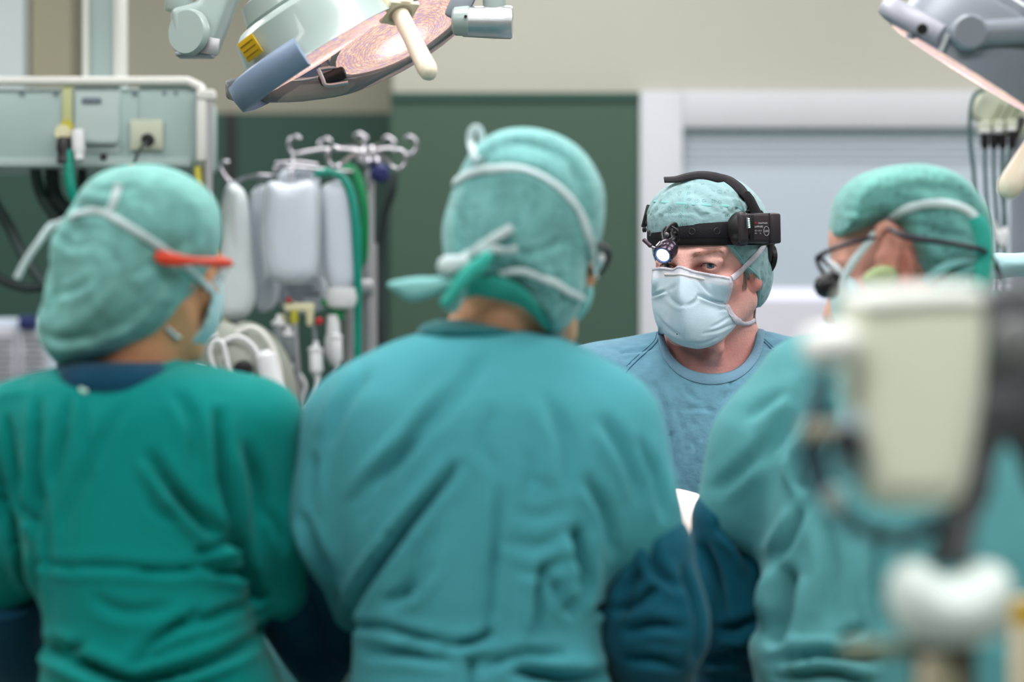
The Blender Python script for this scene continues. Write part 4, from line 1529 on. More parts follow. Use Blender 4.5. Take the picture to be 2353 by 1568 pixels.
# one gloved hand, palm at the origin, fingers along -z, curled toward -y; thumb on +x
def glove_mesh():
    f = SDF((-.07, -.09, -.21), (.085, .05, .05), .0030)
    f.loft([(.02, -.028, .028, 0, .020), (-.03, -.034, .036, 0, .017), (-.075, -.040, .040, 0, .014), (-.09, -.038, .038, 0, .010)], .01, 2.6)
    f.cap((0, 0, .04), (0, 0, .0), .031, .028, .02)
    for i, (x, L) in enumerate(((.030, .070), (.010, .080), (-.011, .074), (-.030, .056))):
        a = np.array((x, 0, -.082))
        b = a + np.array((x * .12, -.012, -L * .45))
        c = b + np.array((x * .05, -.022, -L * .24))
        e = c + np.array((0, -.022, -L * .12))
        f.cap(a, b, .0092, .0086, .004)
        f.cap(b, c, .0086, .0080, .004)
        f.cap(c, e, .0080, .0068, .004)
    a, b, c, e = (.026, -.004, -.020), (.050, -.016, -.045), (.058, -.030, -.072), (.056, -.042, -.092)
    f.cap(a, b, .016, .012, .01)
    f.cap(b, c, .0115, .0100, .005)
    f.cap(c, e, .0100, .0080, .004)
    V, Q = f.mesh()
    return relax(V, Q, 1), Q


GV, GQ = glove_mesh()
glove_src = [None]


def add_glove(parent, wrist, direction, side=1):
    if glove_src[0] is None:
        me = bpy.data.meshes.new('glove')
        o0 = mesh_np('glove', GV, GQ, M['glove'], parent)
        glove_src[0] = o0.data
        o = o0
    else:
        o = bpy.data.objects.new('glove', glove_src[0])
        COL.objects.link(o)
        o.parent = parent
        o.matrix_parent_inverse = parent_mat(parent).inverted()
    dz = -Vector(direction).normalized()
    x = Vector((0, 0, 1)).cross(dz).normalized() if abs(dz.z) < .95 else Vector((1, 0, 0))
    # palm faces down: local -y -> world -z as far as possible
    yv = dz.cross(x).normalized()
    if yv.z < 0:
        yv, x = -yv, -x
    Rm = Matrix((x * side, yv, dz)).transposed()
    if side < 0:
        Rm = Matrix((-x, yv, dz)).transposed()
    o.matrix_basis = Matrix.Translation(Vector(wrist)) @ Rm.to_4x4()
    return o


def legs_and_shoes(parent, cx, cy, facing, spread=.10, z1=.35):
    for s in (-1, 1):
        r = Rz(facing) @ Vector((s * spread, 0, 0))
        x, y = cx + r.x, cy + r.y
        tube('trouser_leg', [(x, y, z1), (x, y, .20), (x, y, .085)], [.075, .068, .062], M['trousers'], parent, seg=16)
        fwd = Rz(facing) @ Vector((0, -1, 0))
        f = SDF((-.07, -.21, -.01), (.07, .11, .13), .007)
        f.loft([(0.004, -.045, .045, -.05, .135), (.03, -.047, .047, -.05, .138), (.06, -.042, .042, -.055, .125), (.085, -.034, .034, -.02, .085)], .01, 2.6)
        f.cap((0, .04, .05), (0, .04, .10), .034, .036, .02)
        V, Q = f.mesh()
        V = V @ np.array(Rz(facing)).T + np.array((x, y, -V[:, 2].min()))
        mesh_np('clog', V, Q, M['clog'], parent)


FW, FA = 1.0, 1.0


def cloth(name, f, m, parent, lines=(), d=3, seed=1, amp=.002, sc=16, rl=2, aniso=(1, 1, .45), label=None, col=None, zmin=None, post=None):
    V, Q = f.mesh()
    V = relax(V, Q, rl)
    N = normals(V, Q)
    if amp:
        V = V + N * wave(V, seed, sc, amp, aniso=aniso)[:, None]
    lines = [(a_, b_ * FW, c_ * FA) for a_, b_, c_ in lines]
    if lines:
        V = folds(V, N, lines, d)
    V = relax(V, Q, 1, .35)
    return mesh_np(name, V, Q, m, parent, label=label)


# ================================================================ surgeon facing the camera
d = 3.60
D = thing('person', 'surgeon facing the camera in pale blue mask, blue scrub top and black headlight', 'person', (P(1625, 0, d).x, d + .03, 0), 'surgical team')
hc = np.array(P(1628, 606, d))
HR = np.array(Rz(-26) @ Rx(3))
f, T = head_sdf(hc, HR, .0016, neck_to=P(1640, 830, d + .045), neck_r=.061)
# throat and upper chest
f.loft(rows_px([(765, 1545, 1735, .050, .05), (800, 1500, 1775, .060, .05), (840, 1440, 1830, .07, .05), (885, 1400, 1870, .08, .045)], d), .035, 2.2)
f.cap(T((.030, -.045, -.125)), P(1626, 850, d - .02), .008, .010, .02)
V, Q = f.mesh()
V = relax(V, Q, 2, .4)
col = skin_colour(V, T, HR, hc, (242, 184, 174), (226, 132, 126))
N = normals(V, Q)
mesh_np('body', V, Q, M['skin'], D, col=col)
gaze = np.array([-.27, -1.0, -.02])
eyes(D, T, HR, look=gaze)
skinb = bvh_of([D.children[0]])

# eyelid shadow lines and lashes
for s in (-1, 1):
    pts = [T((s * x, y, z)) for x, y, z in [(.0190, -.0835, -.0035), (.0250, -.0868, .0010), (.0325, -.0880, .0024), (.0400, -.0855, .0010), (.0455, -.0815, -.0030)]]
    tube('eyelash_line', pts, [.0002, .0006, .0007, .0006, .0003], mat('lash', (62, 38, 34), .7), D, seg=5)
# eyebrow strands
bm = bmesh.new()
for s in (-1, 1):
    for i in range(170):
        u = random.random()
        xx = .013 + .040 * u
        zc = .0140 + .0068 * min(1, u * 1.2) - .004 * max(0, u - .85) / .15 + random.uniform(-.0030, .0030) * (1.1 - u * .7)
        a = T((s * xx, -.11, zc))
        dr = Vector(HR @ np.array([0, 1, 0]))
        hh = skinb.ray_cast(Vector(a), dr, .08)
        if hh[0] is None:
            continue
        p0 = hh[0] + hh[1] * .0002
        p1 = p0 + Vector(HR @ np.array([s * .0045, 0, .0018 - .004 * u])) + hh[1] * .0009
        add_tube(bm, [p0, p1], [.00016, .00005], seg=3, smooth=False)
bm_obj('eyebrow', bm, mat('brow_hair', (158, 114, 92), .7), D)['kind'] = 'stuff'
# sideburn and nape hair
bm = bmesh.new()
for i in range(190):
    u = random.random() ** 1.3
    zz = -.012 - .022 * u
    yy = random.uniform(-.026, -.012) - .006 * u
    a = T((.12, yy, zz))
    hh = skinb.ray_cast(Vector(a), Vector(HR @ np.array([-1, 0, 0])), .08)
    if hh[0] is None:
        continue
    p0 = hh[0]
    ln_ = random.uniform(.005, .011)
    p1 = p0 + Vector(HR @ np.array([0, random.uniform(-.45, .1), -1])) * ln_ * .6 + hh[1] * .0012
    p2 = p1 + Vector(HR @ np.array([0, random.uniform(-.5, .3), -.8])) * ln_ * .5
    add_tube(bm, [p0, p1, p2], [.00020, .00016, .00004], seg=3, n=2)
for i in range(350):
    zz = random.uniform(-.085, -.055)
    yy = random.uniform(.03, .075)
    hh = skinb.ray_cast(Vector(T((.14, yy, zz))), Vector(HR @ np.array([-1, 0, 0])), .12)
    if hh[0] is None:
        continue
    p0 = hh[0]
    p1 = p0 + Vector(HR @ np.array([0, .1, -1])) * .008 + hh[1] * .002
    add_tube(bm, [p0, p1], [.0003, .0001], seg=3, smooth=False)
bm_obj('hair', bm, M['hair'], D, label='short grey-brown sideburn and nape hair')['kind'] = 'stuff'

# cap
f = SDF(hc - np.array([.15, .15, .12]), hc + np.array([.15, .15, .17]), .0022)
Rm = HR


def E2(p, r, k=.012, op='add', Rl=None):
    f.ell(T(p), r, k, (Rm @ np.array(Rl)) if Rl is not None else Rm, op)


E2((0, .010, .052), (.0835, .101, .0805), .01)
E2((-.006, -.022, .070), (.073, .070, .050), .03)
E2((.0, .033, .030), (.081, .076, .082), .02)
E2((.058, .004, -.002), (.031, .036, .042), .02)
E2((0, -.030, .018), (.0715, .0625, .056), .012)
E2((.036, .036, -.022), (.050, .040, .056), .02)
E2((0, .070, -.03), (.056, .040, .048), .02)
fl = [(-.13, .030), (-.070, .030), (.002, -.034), (.030, -.066), (.10, -.080), (.2, -.085)]
g = np.meshgrid(*f.ax, indexing='ij')
Lx = sum((g[i] - hc[i]) * Rm[i, 0] for i in range(3))
Ly = sum((g[i] - hc[i]) * Rm[i, 1] for i in range(3))
Lz = sum((g[i] - hc[i]) * Rm[i, 2] for i in range(3))
edge = np.interp(Ly, [a for a, b in fl], [b for a, b in fl])
slope = 1.35
f.put((slice(None),) * 3, ((edge - Lz) / slope), .003, 'int')
V, Q = f.mesh()
V = relax(V, Q, 2)
N = normals(V, Q)
L = (V - hc) @ Rm
V = V + N * (wave(V, 21, 34, .0016) + .0012 * np.sin(L[:, 1] * 420 + 2 * np.sin(L[:, 2] * 90)) * (L[:, 2] > .075) * np.clip((-L[:, 1]) / .05, 0, 1))[:, None]
V = folds(V, N, [([(1655, 505), (1640, 480), (1625, 466)], 5, 1.5), ([(1600, 508), (1585, 490), (1582, 470)], 4, 1.2), ([(1690, 480), (1665, 500), (1660, 510)], 5, 1.5),
                 ([(1748, 600), (1740, 625), (1752, 655)], 4, 1.5), ([(1765, 640), (1752, 670), (1742, 690)], 4, 1.6), ([(1770, 600), (1762, 620), (1768, 640)], 3, 1.2),
                 ([(1520, 425), (1510, 450), (1506, 470)], 4, 1.0), ([(1535, 420), (1525, 440), (1520, 466)], 4, 1.0), ([(1640, 455), (1680, 460), (1715, 470)], 4, 1.2), ([(1728, 680), (1740, 660), (1746, 640)], 4, 1.4)], d)
cap = mesh_np('cap', V, Q, M['cap_pale'], D, label='pale turquoise perforated surgical cap')
capb = bvh_of([cap])
seam = [(1502, 462), (1530, 465), (1570, 468), (1620, 471), (1680, 474), (1700, 478), (1712, 488)]
p_, n_ = stick(seam, capb, .0001)
ribbon('cap_seam', p_, n_, .0040, .00025, M['cap_edge'], cap)
p_, n_ = stick([(1578, 440), (1572, 458), (1570, 480), (1570, 510)], capb, .0001)
ribbon('cap_seam', p_, n_, .0022, .00025, M['cap_edge'], cap)
p_, n_ = [], []
for i in range(40):
    y_ = -.072 + .112 * i / 39
    z_ = np.interp(y_, [q[0] for q in fl], [q[1] for q in fl]) + .0022
    hh = capb.ray_cast(Vector(T((.16, y_, z_))), Vector(HR @ np.array([-1, 0, 0])), .2)
    if hh[0] is not None:
        p_.append(hh[0] + hh[1] * .0004)
        n_.append(hh[1])
for _ in range(3):
    p_ = [p_[0]] + [(p_[i - 1] + p_[i] * 2 + p_[i + 1]) / 4 for i in range(1, len(p_) - 1)] + [p_[-1]]
ribbon('cap_hem', p_, n_, .0026, .0009, M['cap_edge'], cap)

# mask: hand-laid grid of control points (pixel x, pixel y, depth offset), refined to cloth
g_rows = [
    [(1499, 616), (1522, 614), (1546, 617), (1561, 611), (1592, 621), (1625, 628), (1655, 633), (1684, 638)],
    [(1498, 642), (1520, 640), (1542, 641), (1562, 640), (1595, 648), (1625, 652), (1655, 657), (1681, 662)],
    [(1497, 672), (1518, 668), (1540, 672), (1563, 676), (1595, 678), (1622, 684), (1650, 690), (1669, 696)],
    [(1498, 690), (1518, 690), (1540, 694), (1566, 700), (1598, 700), (1628, 702), (1654, 703), (1667, 701)],
    [(1500, 712), (1519, 716), (1541, 722), (1568, 728), (1600, 728), (1630, 728), (1658, 724), (1680, 718)],
    [(1505, 734), (1523, 744), (1545, 754), (1571, 759), (1602, 759), (1632, 756), (1662, 748), (1694, 740)],
    [(1512, 753), (1530, 766), (1549, 778), (1573, 784), (1604, 786), (1634, 779), (1664, 764), (1691, 748)],
    [(1524, 768), (1540, 782), (1556, 792), (1577, 798), (1605, 802), (1633, 796), (1658, 782), (1680, 762)],
]
cd = [-.006, -.058, -.100, -.123, -.112, -.092, -.068, -.046]
rd = [[0, 0, 0, .012, 0, 0, 0, 0], [-.003, -.003, -.006, 0, -.002, -.002, -.002, 0], [-.004, -.006, -.010, -.012, -.008, -.006, -.004, 0],
      [-.001, -.003, -.010, -.012, -.008, -.004, -.002, -.002], [-.006, -.006, -.010, -.010, -.010, -.010, -.009, -.005],
      [-.004, -.006, -.006, -.004, -.006, -.008, -.008, -.002], [.006, .004, .006, .010, .006, .002, .000, .004], [.020, .022, .028, .034, .030, .022, .016, .012]]
NU, NV = 12, 12
G = np.array([[(*P(x, y, d + cd[j] + rd[i][j]),) for j, (x, y) in enumerate(r)] for i, r in enumerate(g_rows)])
A = np.array([cr(r, NU) for r in G])                  # rows x cols x 3
B = np.array([cr(A[:, j], NV) for j in range(A.shape[1])]).transpose(1, 0, 2)
nr, nc = B.shape[:2]
V = B.reshape(-1, 3)
ii, jj = np.meshgrid(np.arange(nr - 1), np.arange(nc - 1), indexing='ij')
Q = np.stack([ii * nc + jj, (ii + 1) * nc + jj, (ii + 1) * nc + jj + 1, ii * nc + jj + 1], -1).reshape(-1, 4)
N = normals(V, Q)
if N[:, 1].mean() > 0:
    N = -N
    Q = Q[:, ::-1]
vv = np.repeat(np.linspace(0, 1, nr), nc)
uu = np.tile(np.linspace(0, 1, nc), nr)
eye_ = Vector((0, 0, CZ))
V0 = V.copy()
for i in range(len(V)):
    dr = (Vector(V[i]) - eye_)
    L_ = dr.length
    dr.normalize()
    hh = skinb.ray_cast(eye_, dr, 9)
    if hh[0] is not None and hh[3] - .0040 < L_:
        V[i] = eye_ + dr * (hh[3] - .0040)
dY = (V[:, 1] - V0[:, 1]).reshape(nr, nc)
for _ in range(10):
    pd = np.pad(dY, 1, mode='edge')
    dY = np.minimum(dY, (pd[:-2, 1:-1] + pd[2:, 1:-1] + pd[1:-1, :-2] + pd[1:-1, 2:]) / 4)
sc_ = (V0[:, 1] + dY.ravel()) / V0[:, 1]
V = np.array(eye_) + (V0 - np.array(eye_)) * sc_[:, None]
N = normals(V, Q)
if N[:, 1].mean() > 0:
    N = -N
    Q = Q[:, ::-1]
V = V + N * wave(V, 4, 45, .0010)[:, None]
V = folds(V, N, [
    ([(1592, 682), (1615, 690), (1640, 697), (1668, 700)], 3.5, 4.5), ([(1498, 681), (1510, 676), (1520, 671)], 3.0, 4.0),
    ([(1590, 646), (1606, 664), (1622, 682)], 4, 1.8), ([(1522, 672), (1530, 690), (1545, 704), (1560, 704)], 4, 1.6), ([(1592, 680), (1585, 695), (1565, 706)], 4, 1.8),
    ([(1620, 754), (1645, 742), (1668, 728)], 3, 1.8), ([(1512, 742), (1530, 760), (1548, 772)], 3.5, 1.8), ([(1504, 722), (1516, 742), (1530, 758)], 3, 1.5),
    ([(1600, 768), (1640, 760), (1676, 745)], 3, 1.5), ([(1545, 640), (1540, 660), (1525, 672)], 4, 1.3), ([(1650, 702), (1668, 718), (1680, 732)], 4, 1.5),
    ([(1560, 786), (1600, 790), (1640, 776)], 3, 1.4), ([(1640, 715), (1655, 712), (1664, 706)], 3, 1.3), ([(1575, 615), (1574, 635), (1570, 650)], 4, .9)], d)
w1 = np.clip((.145 - vv) / .02, 0, 1)
w2 = np.clip((uu - .955) / .01, 0, 1)
w3 = np.clip((vv - .93) / .02, 0, 1) * .8
w = np.maximum(np.maximum(w1, w2), w3)[:, None]
col = np.array(lin((204, 226, 238))[:3]) * (1 - w) + np.array(lin((224, 226, 236))[:3]) * w
# thickness
V2 = V - N * .0012
VV = np.concatenate([V, V2])
n0 = len(V)
Q2 = Q[:, ::-1] + n0
rimq = []
for j in range(nc - 1):
    rimq += [(j, j + 1, n0 + j + 1, n0 + j), ((nr - 1) * nc + j + 1, (nr - 1) * nc + j, n0 + (nr - 1) * nc + j, n0 + (nr - 1) * nc + j + 1)]
for i in range(nr - 1):
    rimq += [((i + 1) * nc, i * nc, n0 + i * nc, n0 + (i + 1) * nc), (i * nc + nc - 1, (i + 1) * nc + nc - 1, n0 + (i + 1) * nc + nc - 1, n0 + i * nc + nc - 1)]
mask = mesh_np('mask', VV, np.concatenate([Q, Q2, np.array(rimq)]), M['mask_cloth'], D, col=np.concatenate([col, col]), label='pleated pale blue surgical mask')
mb = bvh_of([mask])
p_, n_ = stick([(1500, 619), (1522, 617), (1546, 620), (1562, 614), (1592, 624), (1625, 631), (1655, 636), (1681, 641)], mb, .0003, n=10)
ribbon('mask_hem', p_, n_, .0044, .0012, M['mask_strap_lilac'], mask)
p_, n_ = stick([(1681, 641), (1678, 664), (1672, 685), (1667, 698)], mb, .0003, n=10)
ribbon('mask_hem', p_, n_, .0072, .0014, M['mask_strap_lilac'], mask)
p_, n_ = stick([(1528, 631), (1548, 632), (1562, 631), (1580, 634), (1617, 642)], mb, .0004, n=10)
ribbon('nose_wire_glint', p_, n_, .0036, .0014, mat('wire_glint', (232, 226, 228), .5), mask)  # off-white ribbon paints the light reflected along the wire
# stitches along the hem
bm = bmesh.new()
for i in range(15):
    y = 645 + i * 3.7
    x = 1679.5 - (y - 641) * .21
    p_, n_ = stick([(x - 2.6, y), (x - 1.0, y + .3)], mb, .0010, n=1)
    add_tube(bm, p_, .0003, seg=4, smooth=False)
    p_, n_ = stick([(x + .8, y), (x + 2.4, y + .3)], mb, .0010, n=1)
    add_tube(bm, p_, .0003, seg=4, smooth=False)
bm_obj('stitching', bm, mat('stitch', (186, 192, 208), .8), mask)['kind'] = 'stuff'
lathe('dark_speck', mb.ray_cast(Vector((0, 0, CZ)), (P(1556, 768, 1) - Vector((0, 0, CZ))).normalized(), 9)[0] + Vector((0, -.0003, 0)), (0, -1, 0), [(0, .0011), (.0006, .0006)], M['black'], mask, seg=8)
hb2 = bvh_of([mask, cap, D.children[0]])
hb3 = bvh_of([cap, D.children[0]])
p_, n_ = stick([(1681, 641), (1696, 628), (1716, 607), (1738, 585), (1752, 566), (1756, 556)], hb2, .0026)
ribbon('mask_strap', p_, n_, [.0085] * len(p_), .0014, M['mask_strap_lilac'], D, label='upper mask strap')
p_, n_ = stick([(1668, 700), (1675, 715), (1688, 733), (1700, 741), (1712, 744), (1724, 742), (1732, 737)], hb2, .0016)
ribbon('mask_strap', p_, n_, [.0105] * (len(p_) // 2) + [.0070] * (len(p_) - len(p_) // 2), .0014, M['mask_strap_lilac'], D, label='lower mask strap')

# headlight -----------------------------------------------------------------
yb = .012
band_c = T((0, yb, .041))
HB = HR @ np.array(Rx(-2))


def bandpt(a, z, off=0, rx=.0885, ry=.1065):
    """a in degrees: 0 = front, 90 = wearer's left"""
    r = math.radians(a)
    return Vector(T((0, 0, 0))) + Vector(HB @ np.array([(rx + off) * math.sin(r), yb - (ry + off) * math.cos(r), z]))


def bandnr(a):
    r = math.radians(a)
    return Vector(HB @ np.array([math.sin(r) / .0885, -math.cos(r) / .1065, 0])).normalized()


def band_mesh(name, zlo, zhi, off, th, m, parent, zf=None, label=None, rng_=(0, 360)):
    n = 96
    closed = rng_[1] - rng_[0] >= 360
    bm = bmesh.new()
    rings = []
    K = n if closed else n + 1
    for i in range(K):
        a = rng_[0] + (rng_[1] - rng_[0]) * i / n
        dz = zf(a) if zf else (0, 0)
        lo_, hi_ = zlo + dz[0], zhi + dz[1]
        prof = [(off, lo_ + .001), (off + th * .8, lo_), (off + th, lo_ + .002), (off + th, hi_ - .002), (off + th * .8, hi_), (off, hi_ - .001)]
        rings.append([bm.verts.new(bandpt(a, z_, o_)) for o_, z_ in prof])
    for i in range(n):
        A_, B_ = rings[i], rings[(i + 1) % K]
        for k in range(6):
            bm.faces.new((A_[k], A_[(k + 1) % 6], B_[(k + 1) % 6], B_[k]))
    if not closed:
        bm.faces.new(rings[0])
        bm.faces.new(rings[-1])
    return bm_obj(name, bm, m, parent, label=label)


def flare(a):
    a = (a + 180) % 360 - 180
    t_ = math.exp(-((a - 62) / 14.0) ** 2)
    u_ = math.exp(-((a + 78) / 26.0) ** 2)
    return (-.001 * t_, .010 * t_ + .006 * u_)


HL = band_mesh('headlight', .0355, .0585, 0, .0045, M['black_soft'], D, flare, 'black headlight harness with adjustable band and glowing lamp')
band_mesh('band_padding', .0255, .0385, -.001, .0045, M['black_pad'], HL)
for a in (-45, 8, 30, 50):
    pc = bandpt(a, .0455, .0048)
    nn_ = bandnr(a)
    lathe('rivet_ring', pc - nn_ * .0004, nn_, [(0, .0036), (.0010, .0038), (.0012, .0044), (.0008, .0048), (0, .0050)], mat('rivet', (84, 78, 84), .35, metal=.5) if a in (8, 30) else mat('rivet_light', (150, 146, 148), .35, metal=.6), HL, seg=24)
    lathe('rivet_centre', pc, nn_, [(0, .0036), (.0011, .0034)], M['black'], HL, seg=20)
# housing on the wearer's left temple, built on the band
bm = bmesh.new()
RB = Matrix(HB.tolist())


def loc(x, y, z):
    return Vector(T((0, 0, 0))) + Vector(HB @ np.array([x, y, z]))


boxR = RB @ Rz(-34)      # outer face turned partly forward
bc = P(1751, 524, 3.50)
bx_ = Vector(boxR @ Vector((0, 1, 0)))


def bl_(u, v, w):
    """u toward the right in the picture, v up, w outward (toward camera)"""
    ru = Vector((.985, .17, .02))
    rv = Vector((-.02, 0, 1))
    rw = Vector((.17, -.985, 0))
    return bc + ru * u + rv * v + rw * w


FR = Matrix((Vector((.985, .17, .02)), Vector((.17, -.985, 0)) * -1, Vector((-.02, 0, 1)))).transposed()
bm = bmesh.new()
add_box(bm, bl_(-.002, 0, -.010), (.054, .030, .0430), FR, .005, 3)
add_box(bm, bl_(-.030, .0, -.006), (.016, .034, .0455), FR, .006, 3)
hou = bm_obj('battery_housing', bm, M['battery'], HL, label='dark grey battery box on the side of the band')
box('battery_end', bl_(.0188, -.001, -.010), (.017, .0305, .0435), M['battery'], HL, bev=.003, R=FR)
box('end_joint', bl_(.0102, -.001, -.0098), (.0012, .0308, .0438), M['black'], HL, bev=.0003, R=FR)
f = SDF(np.array(bl_(-.036, 0, -.01)) - .05, np.array(bl_(-.036, 0, -.01)) + .05, .0015)
f.ell(bl_(-.028, -.001, -.006), (.015, .015, .0235), .006, FR)
f.ell(bl_(-.032, -.000, -.008), (.018, .010, .0215), .012, FR)
f.ell(bl_(-.036, -.0165, -.002), (.009, .007, .007), .006, FR)
V, Q = f.mesh()
mesh_np('swivel_housing', V, Q, mat('housing_gloss', (24, 20, 22), .45), HL)
box('indicator_window', bl_(-.0245, .007, .0125), (.0042, .0022, .0165), mat('window_grey', (95, 100, 105), .3), hou, bev=.0006, R=FR)
for k in range(5):
    box('indicator_light', bl_(-.0234 + k * .0002, .0128 - k * .0030, .0138), (.0024, .0012, .0017), M['led_green'], hou, bev=.0004, R=FR)
box('dark_stripe', bl_(-.0170, .000, .0052), (.0065, .004, .038), M['black'], hou, bev=.001, R=FR)


def text(name, body, pos, size, m, parent, xdir, up_, n_, align='LEFT', sx=1.0):
    c = bpy.data.curves.new(name, 'FONT')
    c.body = body
    c.size = size
    c.extrude = .0001
    c.align_x = align
    c.resolution_u = 2
    c.materials.append(m)
    tmp = bpy.data.objects.new(name, c)
    COL.objects.link(tmp)
    bpy.context.view_layer.update()
    me = bpy.data.meshes.new_from_object(tmp.evaluated_get(bpy.context.evaluated_depsgraph_get()))
    bpy.data.objects.remove(tmp)
    me.materials.clear()
    me.materials.append(m)
    o = bpy.data.objects.new(name, me)
    Rr = Matrix((Vector(xdir).normalized() * sx, Vector(up_).normalized(), Vector(n_).normalized())).transposed()
    o.matrix_basis = Matrix.Translation(Vector(pos)) @ Rr.to_4x4()
    COL.objects.link(o)
    o.parent = parent
    o.matrix_parent_inverse = parent_mat(parent).inverted()
    return o


ru, rv, rw = Vector((.985, .17, .02)), Vector((-.02, 0, 1)), Vector((.17, -.985, 0))
text('lettering', 'dvi', bl_(-.0125, .0055, .00535), .0052, M['print_red'], hou, ru, rv, rw)
text('lettering', 'morton', bl_(-.0074, .0055, .00535), .0050, M['print_white'], hou, ru, rv, rw, sx=.92)
text('lettering', 'SAPPHIRE', bl_(-.0125, .0003, .00535), .0042, M['print_white'], hou, ru, rv, rw, sx=.72)
text('lettering', 'CE  9-12 V', bl_(-.0125, -.0052, .00535), .0030, M['print_white'], hou, ru, rv, rw, sx=.8)
text('lettering', 'SN      X', bl_(-.0125, -.0088, .00535), .0026, M['print_white'], hou, ru, rv, rw)
bm = bmesh.new()
add_tube(bm, [bl_(.0050 + .0040 * math.cos(a), -.0048 + .0066 * math.sin(a), .0055) for a in [i * PI / 8 for i in range(16)]], .0003, seg=5, n=3, closed=True)
bm_obj('emblem_ring', bm, M['print_white'], hou)
text('emblem_lettering', 'LED', bl_(.0050, -.0062, .00555), .0040, M['print_white'], hou, ru, rv, rw, 'CENTER', .9)
# rear clamp knob
lathe('adjuster_knob', P(1764, 594, 3.60), (.92, .3, -.1), [(-.004, .014), (0, .020), (.006, .021), (.009, .016)], M['black'], HL, seg=24)
box('rear_bracket', P(1768, 572, 3.585), (.010, .022, .040), M['battery'], HL, bev=.003, R=Ry(8))
# crown strap: over the head from the left side to a free end past the right
cs = [(1728, 494), (1722, 472), (1708, 448), (1688, 428), (1664, 413), (1640, 406, 3.545), (1612, 402, 3.55), (1582, 405, 3.552), (1554, 412, 3.552), (1526, 413, 3.552)]
p_, n_ = stick(cs, capb, .0035, n=6)
n_ = [(Vector(q) * (1 - i / len(n_)) + Vector((0, -.45, .9)) * (i / len(n_) * 1.6)).normalized() for i, q in enumerate(n_)]
kk = len(p_)
ribbon('crown_strap', p_, n_, [.0225 - .007 * (i / kk) for i in range(kk)], .0034, M['black_soft'], HL, label='padded strap over the crown with a free end')
ribbon('strap_lining', [Vector(q) - w__ * .0042 for q, w__ in zip(p_[:-14], n_)], n_[:-14], [.0205 - .006 * (i / kk) for i in range(kk - 14)], .0022, M['black_pad'], HL)
cs = [(1716, 442, 3.520), (1724, 460, 3.514), (1733, 478, 3.512), (1741, 494, 3.51)]
cn = [(.6, -.7, .5), (.6, -.75, .4), (.6, -.75, .35), (.6, -.8, .25)]
C_ = cr([tuple(P(*q)) + n_ for q, n_ in zip(cs, cn)], 6)
W_ = [.010 + .009 * min(1, i / 4) for i in range(len(C_))]
ribbon('strap_tab', [Vector(q[:3]) for q in C_], [Vector(q[3:]) for q in C_], W_, .004, M['black_pad'], HL)
tube('strap_loop', [P(1716, 500, 3.535), P(1714, 488, 3.53), P(1730, 484, 3.525), P(1748, 486, 3.53), P(1754, 498, 3.535)], .0022, M['battery'], HL, seg=8)
# left side knob of the band
box('side_block', P(1485, 497, 3.585), (.007, .018, .034), M['black'], HL, bev=.0015, R=Ry(14))
box('side_hinge', P(1492, 508, 3.583), (.011, .02, .016), mat('hinge_grey', (92, 84, 92), .35, metal=.5), HL, bev=.004, R=Ry(20))
lathe('side_screw', P(1484, 528, 3.56), (-1, -.3, 0), [(0, .004), (.004, .004), (.005, .002)], M['black'], HL, seg=12)
# lamp with its joints
lc = P(1533, 574, 3.455)
la = Vector((-.42, -.80, -.50)).normalized()
lb = lathe('lamp_head', lc, la, [(-.0165, 0), (-.016, .006), (-.0125, .0112), (-.007, .0145), (-.001, .0156), (.004, .0152), (.0075, .0142), (.008, .0147), (.0160, .0140), (.0180, .0132), (.0182, .0114), (.0160, .0112)], M['lamp_metal'], HL, seg=40, label='small metal lamp head')
for k in range(14):
    a = k * 2 * PI / 14
    Fm = frame(la)
    q = Fm @ Vector((math.cos(a), math.sin(a), 0))
    box('grip_rib', lc + la * .012 + q * .0145, (.0022, .0010, .0085), M['lamp_metal'], lb, bev=.0003, R=Matrix((Fm @ Vector((-math.sin(a), math.cos(a), 0)), q, la)).transposed())
lathe('lamp_lens', lc + la * .0155, la, [(0, .0112), (.0012, .0108), (.0022, .006), (.0026, 0)], M['led'], HL, seg=32, label='bright white lamp lens')
lathe('reflector_ring', lc + la * .0170, la, [(0, .0126), (.0018, .0126), (.0018, .0108), (0, .0108)], mat('ring_blue', (130, 142, 178), .2, metal=.6), HL, seg=32)
tube('pivot_arm', [P(1545, 528, 3.485), P(1548, 548, 3.470), P(1537, 556, 3.462), P(1532, 566, 3.458)], [.005, .0045, .004, .004], M['black'], HL, seg=10)
tube('lamp_cable', [P(1558, 530, 3.488), P(1552, 514, 3.476), P(1538, 520, 3.468), P(1528, 538, 3.462), P(1530, 558, 3.458)], .0022, M['black'], HL, seg=8)
tube('lamp_cable', [P(1530, 522, 3.475), P(1522, 534, 3.466), P(1524, 552, 3.456)], .0020, M['black'], HL, seg=8)
tube('lamp_cable', [P(1542, 520, 3.470), P(1556, 530, 3.466), P(1560, 548, 3.468), P(1552, 556, 3.47)], .0018, M['black'], HL, seg=8)
box('joint_block', P(1546, 536, 3.486), (.020, .012, .024), M['black'], HL, bev=.004, R=Ry(-12))
lathe('joint_screw', P(1533, 540, 3.462), (-.2, -1, 0), [(0, .0036), (.004, .0036), (.005, .002)], mat('screw_grey', (130, 124, 130), .25, metal=.8), HL, seg=12)
lathe('joint_screw', P(1553, 539, 3.474), (.3, -1, 0), [(0, .0040), (.003, .0036), (.005, .002)], M['black'], HL, seg=12)
tube('focus_lever', [P(1479, 551, 3.462), P(1496, 566, 3.455)], [.0030, .0030], mat('lever', (72, 52, 66), .4), HL, seg=12, smooth=False)
tube('lever_pin', [P(1497, 567, 3.455), P(1506, 571, 3.450)], [.0018, .0018], M['chrome'], HL, seg=8, smooth=False)
